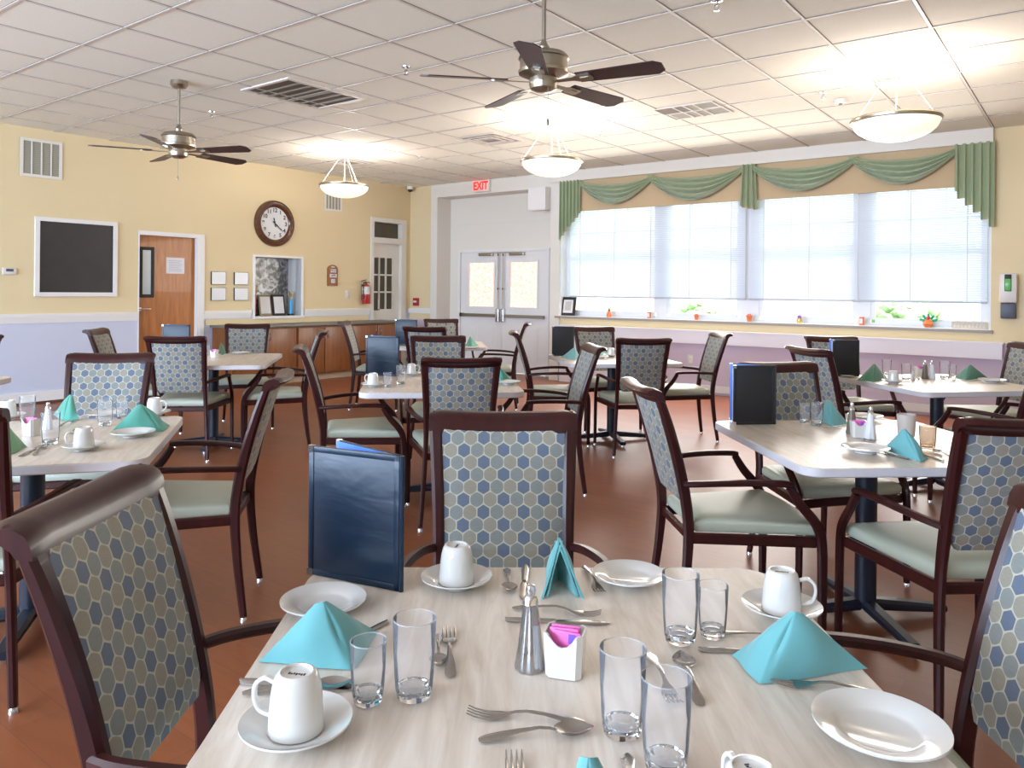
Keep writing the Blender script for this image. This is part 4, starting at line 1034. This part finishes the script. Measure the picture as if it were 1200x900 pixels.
def ribbon(b, pts, th=.0018, dish=None, n=6):
    """pts: (x, halfwidth, z)"""
    top, bot = [], []
    for (x, hw, z) in pts:
        rt, rb = [], []
        for k in range(n + 1):
            s_ = -1 + 2 * k / n; dz = dish(x, s_) if dish else 0
            rt.append(b.bm.verts.new((x, hw * s_, z + dz + th * (1 - .6 * s_ * s_)))); rb.append(b.bm.verts.new((x, hw * s_, z + dz)))
        top.append(rt); bot.append(rb)
    for i in range(len(pts) - 1):
        for k in range(n):
            b.bm.faces.new((top[i][k], top[i + 1][k], top[i + 1][k + 1], top[i][k + 1])); b.bm.faces.new((bot[i][k], bot[i][k + 1], bot[i + 1][k + 1], bot[i + 1][k]))
        b.bm.faces.new((top[i][0], bot[i][0], bot[i + 1][0], top[i + 1][0])); b.bm.faces.new((top[i][n], top[i + 1][n], bot[i + 1][n], bot[i][n]))
    for e, rv in ((0, 0), (-1, 1)):
        for k in range(n): b.bm.faces.new((top[e][k], top[e][k + 1], bot[e][k + 1], bot[e][k]))
HANDLE = [(0, .003, .001), (.003, .0065, .001), (.012, .0088, .0022), (.03, .0078, .005), (.055, .0046, .009), (.08, .0032, .011), (.095, .0030, .009)]
def fork():
    t = thing('fork'); b = B(); ribbon(b, HANDLE + [(.105, .0045, .006), (.115, .0095, .003), (.124, .0115, .0015), (.130, .0120, .0012)], .0020); b.done('handle', STEEL, t)
    b = B()
    for k in range(4):
        y = -.0098 + k * .00653; M = Matrix.Translation((0, y, 0)); b2 = [(.129, .0020, .0012), (.140, .0018, .0018), (.152, .0015, .0040), (.162, .0008, .0075)]
        vs = B(); ribbon(vs, b2, .0016, n=2)
        me = bpy.data.meshes.new('x'); vs.bm.to_mesh(me); vs.bm.free(); me.transform(M); b.bm.from_mesh(me); bpy.data.meshes.remove(me)
    b.done('tines', STEEL, t); return t
def spoon():
    t = thing('spoon'); b = B(); ribbon(b, HANDLE + [(.103, .0036, .0065)], .0022); b.done('handle', STEEL, t)
    b = B(); pts = []
    for i in range(12):
        s_ = i / 11; x = .101 + .052 * s_; hw = .0172 * math.sin(math.pi * (.10 + .88 * s_) ** .9) + .0012
        pts.append((x, hw, .0075))
    ribbon(b, pts, .0012, dish=lambda x, s_: -.0068 * (1 - s_ * s_) * max(0, math.sin(math.pi * min(1, max(0, (x - .101) / .052)))), n=8); b.done('bowl', STEEL, t, 60); return t
def knife():
    t = thing('table_knife'); b = B(); ribbon(b, [(0, .003, .001), (.004, .0075, 0), (.02, .0088, 0), (.06, .0068, 0), (.085, .0060, 0), (.090, .0050, 0)], .0055); b.done('handle', STEEL, t)
    b = B(); ribbon(b, [(.089, .0046, .001), (.10, .0078, .001), (.14, .0088, .001), (.165, .0088, .001), (.178, .0060, .001), (.184, .0015, .001)], .0014); b.done('blade', STEEL, t); return t
def cutlery(kind, hx, hy, tx, ty, label, flip=False, scale=1.0, group=None, anchor='mid'):
    """handle end pixel, tip pixel"""
    a = at(hx, hy, ZT); c = at(tx, ty, ZT); L_ = {'fork': .162, 'spoon': .153, 'table_knife': .184}[kind] * scale
    ang = math.atan2(c.y - a.y, c.x - a.x); m = (a + c) / 2; d = Vector((math.cos(ang), math.sin(ang), 0))
    p = m - d * L_ / 2
    if anchor == 'tip': p = c - d * L_
    if anchor == 'handle': p = a
    return spawn(kind, {'fork': fork, 'spoon': spoon, 'table_knife': knife}[kind], (p.x, p.y, ZT), ang, label, kind.replace('table_', ''), group or 'loose cutlery', scale)
def napkin(L, F, Rr, A, h, label, mat=TEAL):
    """stands on the table at three floor points (left corner, ridge foot, right corner) with its apex above"""
    gl, gf, gr = (at(*q, ZT) for q in (L, F, Rr)); ap = at(*A, ZT + h)
    o0 = Vector(((gl.x + gf.x + gr.x) / 3, (gl.y + gf.y + gr.y) / 3, ZT))
    gl, gf, gr, ap = gl - o0, gf - o0, gr - o0, ap - o0
    t = thing('folded_napkin', o0)
    nrm = {}
    for k, g_ in ((-1, gl), (1, gr)):
        n_ = (gf - ap).cross(g_ - ap).normalized()
        if n_.dot(gf - (gl + gr) / 2) < 0: n_ = -n_
        nrm[k] = n_
    def S(u, v, push=0.0):
        v = .015 + .985 * v; s_ = -1 + 2 * u; side = -1 if s_ < 0 else 1; g_ = gl if s_ < 0 else gr; q = abs(s_)
        base = gf.lerp(g_, q); tipw = (g_ - gf).normalized() * (.012 * q); p = (ap + tipw - Vector((0, 0, .004 * q))).lerp(base, v)
        p = p + nrm[side] * (.011 * math.sin(math.pi * v) * math.sin(math.pi * min(1, q)) + .0015 * math.sin(9 * q + 4 * v) * v) + nrm[side] * push
        # rounded ridge
        if q < .12: p = p - (nrm[-1] + nrm[1]).normalized() * (.006 * (1 - q / .12) ** 2) * min(1, v * 3)
        p.z = max(p.z, .0008); return p
    def shell(u0, u1, v0, v1, p0, th, nu, nv, name):
        b = B(); O, I = [], []
        for i in range(nu + 1):
            ro, ri = [], []
            for j in range(nv + 1):
                u, v = u0 + (u1 - u0) * i / nu, v0 + (v1 - v0) * j / nv
                ro.append(b.bm.verts.new(S(u, v, p0))); ri.append(b.bm.verts.new(S(u, v, p0 - th)))
            O.append(ro); I.append(ri)
        q = b.bm.faces.new
        for i in range(nu):
            for j in range(nv):
                q((O[i][j], O[i + 1][j], O[i + 1][j + 1], O[i][j + 1])); q((I[i][j], I[i][j + 1], I[i + 1][j + 1], I[i + 1][j]))
            q((O[i][0], I[i][0], I[i + 1][0], O[i + 1][0])); q((O[i][nv], O[i + 1][nv], I[i + 1][nv], I[i][nv]))
        for j in range(nv):
            q((O[0][j], O[0][j + 1], I[0][j + 1], I[0][j])); q((O[nu][j], I[nu][j], I[nu][j + 1], O[nu][j + 1]))
        b.done(name, mat, t, 50)
    shell(0, 1, 0, 1, 0, .0042, 40, 14, 'cloth_fold')
    shell(.03, .97, .05, .97, -.0062, .0042, 30, 10, 'inner_fold')
    return tag(t, label, 'napkin', 'folded cloth napkins')
def menu_builder(mat, w=.222, h=.262, open_=20, pages=PAGE_BLUE, flip=1):
    def f():
        t = thing('standing_menu')
        def leaf(ang, nm, m):
            M = Matrix.Rotation(ang, 4, 'Z')
            def S(u, v): return M @ Vector((.004 + u * (w - .004), 0, v * h))
            b = B(); b.box(w / 2 + .002, 0, h / 2, w - .004, .006, h, M=M, bev=.002)
            # raised stitched border
            for (x0, x1, z0, z1) in ((.004, w, 0, .012), (.004, w, h - .012, h), (.004, .016, 0, h), (w - .012, w, 0, h)):
                b.box((x0 + x1) / 2, 0, (z0 + z1) / 2, x1 - x0, .0085, z1 - z0, M=M, bev=.001)
            o = b.done(nm, m, t)
            for z in (.006, h - .006): B().box(w - .005, 0, z, .014, .0098, .014, M=M).done('metal_corner', CHROME, o, 0)
            return o
        leaf(0, 'front_cover', mat); leaf(R(-open_ * flip), 'back_cover', mat)
        M = Matrix.Rotation(R(-open_ * flip), 4, 'Z'); s_ = flip
        B().box(w / 2 + .004, .0052 * s_, h / 2 + .002, w - .010, .001, h - .008, M=M).done('inside_sheet', pages, t, 0)
        M = Matrix.Rotation(R(-open_ * flip * .5), 4, 'Z'); B().box(w / 2, 0, h / 2, w - .02, .0015, h - .016, M=M).done('middle_page', PAGE, t, 0)
        B().sweep([(0, 0, 0), (0, 0, h)], .005, n=8).done('spine', mat, t)
        return t
    return f
def shaker_builder(mat):
    def f():
        t = thing('shaker')
        fl = lambda k, n, z: 1 + .05 * math.cos(k / n * 2 * math.pi * 8) * (1 if z < .09 else 0)
        B().lathe([(0, 0), (.0225, 0), (.023, .006), (.019, .03), (.0128, .085), (.0112, .098), (.0125, .1), (0, .1)], 48, fl=fl).done('tapered_body', mat, t, 30)
        B().lathe([(0, .0995), (.0125, .0995), (.0105, .108), (.0072, .112), (.0085, .119), (.0065, .127), (0, .130)], 20).done('cap', CHROME, t)
        return t
    return f
def sugar():
    t = thing('sugar_caddy')
    W_, D_, H_ = .030, .024, .066
    oc = lambda a, b_, c: [(a, -b_ + c), (a, b_ - c), (a - c, b_), (-a + c, b_), (-a, b_ - c), (-a, -b_ + c), (-a + c, -b_), (a - c, -b_)]
    b = B(); o0 = oc(W_ * .92, D_ * .92, .008); o1 = oc(W_ * 1.02, D_ * 1.05, .008); i1 = oc(W_ * .92, D_ * .93, .007); i0 = oc(W_ * .84, D_ * .84, .007)
    # subdivide so the front and back lip can dip
    def sub(pl):
        out = []
        for k in range(8):
            a, c = Vector(pl[k]), Vector(pl[(k + 1) % 8])
            for q in range(6): out.append(a.lerp(c, q / 6))
        return out
    def top(p): 
        dip = .018 * max(0, 1 - (p.x / .017) ** 2) ** .5 if abs(p.y) > D_ * .8 and abs(p.x) < .017 else 0
        return H_ - dip
    rings = []
    for pl, zf in ((o0, lambda p: 0), (o0, lambda p: .003), (o1, top), (i1, top), (i0, lambda p: .006)):
        rings.append([b.bm.verts.new((p.x, p.y, zf(p))) for p in sub(pl)])
    for r0, r1 in zip(rings, rings[1:]):
        m = len(r0)
        for k in range(m): b.bm.faces.new((r0[k], r0[(k + 1) % m], r1[(k + 1) % m], r1[k]))
    b.bm.faces.new(rings[0][::-1]); b.bm.faces.new(rings[-1]); b.done('ceramic_box', CHINA, t, 40)
    return t
PK = [0]
def packets(x, y, rz, n, where, pale=False):
    for i in range(n):
        p = thing('sweetener_packet', (x, y, ZT + .006)); p.rotation_euler = (R(-4 + 3 * i), R(random.uniform(-6, 6)), rz)
        yy = -.012 + i * .024 / max(1, n - 1)
        B().box(0, yy, .030 + .003 * (i % 2), .044, .0022, .060, bev=.0008).done('paper_sachet', PINK if not (pale and i % 2) else PAPER, p)
        if i % 2 == 0: B().box(.010, yy - .0013, .050, .012, .0004, .014).done('printed_panel', PURP, p, 0)
        tag(p, 'pink sweetener packet in the white caddy on %s' % where, 'sweetener packet', 'sweetener packets on %s' % where)
def caddy(px, py, ang, where, n=4):
    x, y, z = on(px, py)
    spawn('sugar', sugar, (x, y, z), R(ang), 'white ceramic caddy of pink sweetener packets on %s' % where, 'sugar caddy', 'sweetener caddies')
    packets(x, y, R(ang), n, where)
def cup_on_saucer(px, py, ang, where, desc='', first=False):
    x, y, z = on(px, py)
    spawn('saucer', saucer, (x, y, z), R(ang), 'white saucer under %s' % where, 'saucer', 'white saucers')
    spawn('swirl_mug' if first else 'mug', swirl_mug if first else mug, (x, y, z + .0078), R(ang), '%supturned white coffee mug %s' % (desc, where.split('|')[-1]), 'mug', 'upturned coffee mugs')
def item(kind, builder, px, py, ang, label, cat, group, scale=1):
    x, y, z = on(px, py); return spawn(kind, builder, (x, y, z), R(ang), label, cat, group, scale)
def cupset(px, py, ang, mlabel, slabel, first=False, sc=1):
    x, y, z = on(px, py)
    spawn('saucer', saucer, (x, y, z), 0, slabel, 'saucer', 'white saucers', sc)
    spawn('swirl_mug' if first else 'mug', swirl_mug if first else mug, (x, y, z + .0078 * sc), R(ang), mlabel, 'mug', 'upturned coffee mugs', sc)
CAMANG = 127.3   # direction the camera looks, world degrees

# --- front table
item('menu_navy', menu_builder(NAVY, flip=1), 470, 693, 192.8, 'tall navy menu folder standing open on the left corner of the front table', 'menu', 'standing menus')
cupset(535, 686, 118, 'upturned mug at the far side of the front table, before the facing chair', 'saucer at the far side of the front table, under a mug with hidden handle')
cupset(916, 720, 24, 'upturned mug with handle to the right, behind the right aqua napkin', 'saucer partly hidden behind the right aqua napkin')
cupset(347, 861, 208, 'nearest upturned mug, swirl relief, handle to the left, at the front table', 'nearest saucer, at the lower left of the front table', True, 1.03)
item('plate', plate(.077, .017), 379, 713, 0, 'bread plate behind the left aqua napkin on the front table', 'plate', 'white bread plates')
item('plate', None, 737, 681, 0, 'bread plate at the far edge of the front table, right of the green napkin', 'plate', 'white bread plates', .94)
item('plate', None, 1031, 864, 0, 'nearest and largest-looking bread plate, lower right corner of the front table', 'plate', 'white bread plates', 1.1)
napkin((303, 776), (416, 787), (443, 741), (379, 704), .098, 'aqua pyramid napkin on the left of the front table, before a plate')
napkin((634, 702), (652, 672), (685, 702), (655, 629), .098, 'green-shaded napkin standing like an inverted V at the far side of the front table')
napkin((858, 768), (890, 804), (1017, 784), (932, 716), .10, 'large aqua pyramid napkin at the right of the front table, by the fork')
napkin((640, 1010), (690, 1045), (760, 1000), (690, 886), .10, 'aqua napkin whose tip pokes in at the bottom frame edge')
item('tumbler_s', tumbler(.0255, .088), 431, 823, 0, 'short clear tumbler in front of the left aqua napkin', 'glass', 'clear tumblers')
item('tumbler_l', tumbler(.0310, .114), 485, 817, 0, 'tall clear tumbler on the left, beside the short one, front table', 'glass', 'clear tumblers')
item('tumbler_l', None, 797, 752, 0, 'tall clear tumbler behind the spoon, beside a short one, front table', 'glass', 'clear tumblers')
item('tumbler_s', None, 835, 746, 0, 'short clear tumbler left of the right-hand mug, front table', 'glass', 'clear tumblers')
item('tumbler_l', None, 729, 860, 0, 'tall clear tumbler nearest the middle of the front table', 'glass', 'clear tumblers')
item('tumbler_l', None, 780, 902, 0, 'tall clear tumbler cut by the bottom edge of the picture', 'glass', 'clear tumblers')
item('shaker_steel', shaker_builder(pbr('faceted_steel_glass', (.42, .41, .42), .12, .9)), 621, 782, 0, 'tall faceted silver shaker beside the caddy on the front table', 'shaker', 'salt and pepper shakers')
caddy(662, 788, 22, 'the front table', 4)
cutlery('fork', 528, 799, 526, 736, 'fork with tines away from the camera, right of the left tall glass')
cutlery('spoon', 514, 742, 514, 787, 'spoon half hidden behind the left tall glass, bowl toward the camera', scale=.8)
cutlery('fork', 683, 848, 551, 838, 'fork lying above the spoon in the near middle, tines left')
cutlery('spoon', 564, 868, 692, 858, 'spoon lying below the fork in the near middle, bowl right')
cutlery('spoon', 594, 668, 597, 696, 'small spoon at the far side, right of the far saucer', scale=.9)
cutlery('table_knife', 616, 663, 613, 705, 'knife pointing at the camera behind the silver shaker', scale=.95)
cutlery('fork', 685, 665, 704, 697, 'fork right of the green standing napkin', scale=.95)
cutlery('fork', 603, 713, 702, 722, 'fork lying crosswise behind the shaker, tines right', scale=1.0)
cutlery('table_knife', 600, 727, 706, 731, 'knife lying crosswise behind the shaker, just below a fork', scale=1.0)
cutlery('fork', 763, 772, 789, 822, 'fork seen through the rim of the bottom-edge glass', scale=1)
cutlery('spoon', 822, 831, 796, 766, 'spoon with bowl away from the camera, right of the fork, front table')
cutlery('fork', 1047, 819, 903, 799, 'fork in front of the right aqua napkin, handle to the right', scale=1.05)
cutlery('table_knife', 293, 800, 412, 806, 'knife behind the nearest mug, handle left', scale=1.0)
cutlery('spoon', 288, 813, 410, 804, 'spoon behind the nearest mug, bowl right', scale=1.02)
cutlery('table_knife', 442, 735, 392, 760, 'knife tucked under the left aqua napkin', scale=.8)
cutlery('table_knife', 841, 763, 925, 768, 'knife tucked under the right aqua napkin', scale=.95)
cutlery('spoon', 866, 745, 912, 752, 'spoon handle showing left of the right-hand mug', scale=.8)
cutlery('spoon', 735, 885, 740, 960, 'spoon whose handle end shows at the bottom edge', anchor='handle')
cutlery('fork', 610, 990, 602, 886, 'fork whose tine tips show at the bottom edge', anchor='tip')
cupset(880, 988, 140, 'upturned mug whose base just shows at the bottom frame edge', 'saucer below the bottom frame edge under a mug')

# --- left-edge table
TW = 'the left-edge table'
cupset(98, 527, 255, 'upturned mug at the near side of the left-edge table, handle toward the camera', 'saucer at the near side of the left-edge table')
cupset(181, 487, 30, 'upturned mug behind the green pyramid napkin at the far corner of the left-edge table', 'saucer under the far corner mug, left-edge table')
cupset(9, 491, 200, 'upturned mug at the very left frame edge', 'saucer at the very left frame edge')
napkin((128, 508), (191, 506), (199, 499), (165, 473), .10, 'sea-green pyramid napkin at the right corner of the left-edge table', GREEN)
napkin((62, 486), (73, 493), (92, 493), (82, 462), .098, 'sea-green napkin standing open before the facing chair, left-edge table', GREEN)
napkin((-30, 520), (8, 535), (32, 524), (-3, 486), .105, 'pale green napkin cut by the left frame edge', SAGEC)
item('plate', None, 156, 511, 0, 'bread plate in front of the green pyramid napkin, left-edge table', 'plate', 'white bread plates', 1.05)
item('plate', None, 122, 488, 0, 'bread plate partly behind the tumblers, left-edge table', 'plate', 'white bread plates', .95)
item('tumbler_l', None, 123, 499, 0, 'tall tumbler left of the green pyramid napkin, left-edge table', 'glass', 'clear tumblers')
item('tumbler_s', None, 143, 491, 0, 'short tumbler right behind the tall one, left-edge table', 'glass', 'clear tumblers')
item('tumbler_l', None, 32, 495, 0, 'tall tumbler behind the sweetener caddy, left-edge table', 'glass', 'clear tumblers')
item('tumbler_l', None, 59, 521, 0, 'tall tumbler in front of the open green napkin, left-edge table', 'glass', 'clear tumblers', 1.03)
caddy(37, 510, 20, TW, 3)
item('shaker_white', shaker_builder(pbr('salt_white_glass', (.75, .75, .78), .2)), 56, 503, 0, 'white salt shaker behind a tall tumbler on the left-edge table', 'shaker', 'salt and pepper shakers', .85)
cutlery('table_knife', 20, 537, 50, 521, 'knife at the near left of the left-edge table'); cutlery('spoon', 38, 536, 53, 522, 'spoon beside the knife at the near left of the left-edge table')
cutlery('fork', 72, 499, 87, 494, 'fork before the open green napkin, left-edge table', scale=.9); cutlery('fork', 92, 502, 81, 510, 'fork left of the near mug, left-edge table', scale=.7)

# --- right-hand table with the black menu
item('menu_black', menu_builder(BLACKL, w=.195, open_=30, flip=1, pages=PAGE_BLUE), 908, 497, 225, 'tall black menu folder on the near left corner of the right-hand table', 'menu', 'standing menus')
napkin((1034, 527), (1079, 542), (1088, 538), (1060, 502), .10, 'aqua pyramid napkin on the right-hand table, near edge')
napkin((957, 491), (975, 500), (995, 497), (970, 468), .098, 'aqua napkin standing open beside the two tumblers on the right-hand table')
item('tumbler_s', None, 943, 496, 0, 'short tumbler right of the black menu on the right-hand table', 'glass', 'clear tumblers')
item('tumbler_l', None, 957, 499, 0, 'tall tumbler between short one and open napkin, right-hand table', 'glass', 'clear tumblers', .9)
item('tumbler_frost', tumbler(.036, .098, FROST, FROST), 1062, 514, 0, 'frosted beige tumbler behind the pyramid napkin, right-hand table', 'glass', 'smoky tumblers')
item('tumbler_amber', tumbler(.030, .088, AMBER, AMBER), 1087, 527, 0, 'smoky tumbler right of the pyramid napkin, right-hand table', 'glass', 'smoky tumblers')
caddy(1006, 512, 30, 'the right-hand table', 3)
item('shaker_white', None, 1020, 514, 0, 'white shaker right of the caddy on the right-hand table', 'shaker', 'salt and pepper shakers')
item('shaker_pepper', shaker_builder(pbr('pepper_glass', (.16, .13, .11), .2)), 998, 508, 0, 'dark pepper shaker left of the caddy on the right-hand table', 'shaker', 'salt and pepper shakers')
item('plate', None, 1014, 530, 0, 'bread plate on the near edge of the right-hand table', 'plate', 'white bread plates', 1.1)
item('plate', None, 1014, 491, 0, 'bread plate at the far side of the right-hand table, behind the caddy', 'plate', 'white bread plates')
cutlery('fork', 1060, 520, 1012, 516, 'fork behind the near plate on the right-hand table', scale=.9); cutlery('table_knife', 1009, 514, 1036, 527, 'knife crossing the fork on the right-hand table', scale=.9)
cutlery('table_knife', 1106, 541, 1075, 529, 'knife right of the pyramid napkin, right-hand table', scale=.9); cutlery('spoon', 1124, 543, 1088, 525, 'spoon beside the smoky tumbler on the right-hand table')
cutlery('table_knife', 1062, 538, 1030, 530, 'knife under the pyramid napkin, right-hand table', scale=.8); cutlery('fork', 990, 503, 968, 501, 'small fork below the open napkin, right-hand table', scale=.7)

# --- table under the right end of the window
item('menu_black', None, 1006, 441, 222, 'black menu folder on the window-end table, before a facing chair', 'menu', 'standing menus', .98)
napkin((1004, 446), (1024, 448), (1040, 444), (1025, 426), .10, 'dark green pyramid napkin on the window-end table', DKGREEN)
napkin((1118, 442), (1132, 446), (1158, 443), (1137, 427), .10, 'grey-green pyramid napkin at the right of the window-end table', pbr('grey_green_cloth', (.10, .24, .19), .85))
cupset(1047, 449, 200, 'upturned mug beside the dark green napkin, window-end table', 'saucer beside the dark green napkin, window-end table')
item('tumbler_l', None, 1039, 440, 0, 'tumbler behind the dark green napkin, window-end table', 'glass', 'clear tumblers')
item('tumbler_l', None, 1062, 446, 0, 'tumbler right of the mug on the window-end table', 'glass', 'clear tumblers')
item('tumbler_l', None, 1107, 444, 0, 'tumbler left of the grey-green napkin, window-end table', 'glass', 'clear tumblers', 1.1)
item('tumbler_s', None, 1116, 442, 0, 'short tumbler touching the grey-green napkin, window-end table', 'glass', 'clear tumblers')
item('shaker_pepper', None, 1084, 444, 0, 'dark pepper shaker on the window-end table', 'shaker', 'salt and pepper shakers'); item('shaker_white', None, 1092, 444, 0, 'white salt shaker beside the pepper, window-end table', 'shaker', 'salt and pepper shakers')
item('shaker_white', None, 1070, 445, 0, 'small white shaker left of the pepper, window-end table', 'shaker', 'salt and pepper shakers', .6)
caddy(1077, 440, 35, 'the window-end table', 2)
item('plate', None, 1163, 448, 0, 'bread plate right of the grey-green napkin, window-end table', 'plate', 'white bread plates', 1.1)
item('plate', None, 993, 442, 0, 'bread plate beside the black menu, left corner of the window-end table', 'plate', 'white bread plates', .6)
cutlery('spoon', 1070, 449, 1079, 443, 'spoon before the pepper shaker, window-end table'); cutlery('spoon', 1110, 449, 1121, 446, 'spoon before the tumbler, window-end table')

# --- middle table
item('menu_navy2', menu_builder(NAVY, w=.235, h=.268, open_=18, flip=1), 467, 441, 205, 'navy menu folder on the middle table in front of the cabinets', 'menu', 'standing menus')
cupset(437, 453, 195, 'upturned mug on the near left of the middle table, handle left', 'saucer on the near left of the middle table')
cupset(482, 440, 60, 'upturned mug behind the tall tumbler on the middle table', 'saucer at the far middle of the middle table')
item('tumbler_s', None, 454, 454, 0, 'short tumbler right of the near mug, middle table', 'glass', 'clear tumblers'); item('tumbler_l', None, 470, 450, 0, 'tall tumbler in front of the navy menu edge, middle table', 'glass', 'clear tumblers')
napkin((574, 444), (590, 449), (602, 446), (585, 430), .10, 'sea-green pyramid napkin at the right of the middle table', GREEN)
item('plate', None, 596, 450, 0, 'bread plate before the green napkin, middle table', 'plate', 'white bread plates')
# --- cabinet-side table
item('menu_navy2', None, 222, 418, 215, 'navy menu folder whose top shows over the blue chair before the wooden door', 'menu', 'standing menus')
caddy(251, 419, 30, 'the table before the oak cabinets', 2)
napkin((256, 413), (261, 416), (265, 413), (259, 401), .09, 'dark green napkin beside the caddy before the oak cabinets', DKGREEN)
item('plate', None, 282, 415, 0, 'bread plate on the table before the oak cabinets', 'plate', 'white bread plates')
item('tumbler_s', None, 243, 417, 0, 'tumbler behind the blue chair post, table before the cabinets', 'glass', 'clear tumblers')
# --- table by the left end of the window
item('menu_black', None, 672, 417, 222, 'black menu folder against the white radiator cover', 'menu', 'standing menus', 1.0)
napkin((657, 419), (674, 422), (680, 419), (673, 407), .09, 'aqua pyramid napkin beside the black menu by the radiator cover')
napkin((697, 415), (704, 417), (712, 414), (703, 407), .06, 'small green napkin at the far side of the table by the window', GREEN)
item('plate', None, 703, 420, 0, 'bread plate on the table by the left end of the window', 'plate', 'white bread plates')
cupset(716, 418, 40, 'upturned mug on the table by the left end of the window', 'saucer on the table by the left end of the window')
# --- farthest table
item('menu_navy2', None, 488, 405, 205, 'navy menu folder on the farthest table, left of the far chairs', 'menu', 'standing menus')
napkin((545, 405), (553, 407), (561, 405), (551, 394), .095, 'sea-green napkin on the farthest table before the double doors', GREEN)
item('plate', None, 553, 409, 0, 'bread plate on the farthest table', 'plate', 'white bread plates')
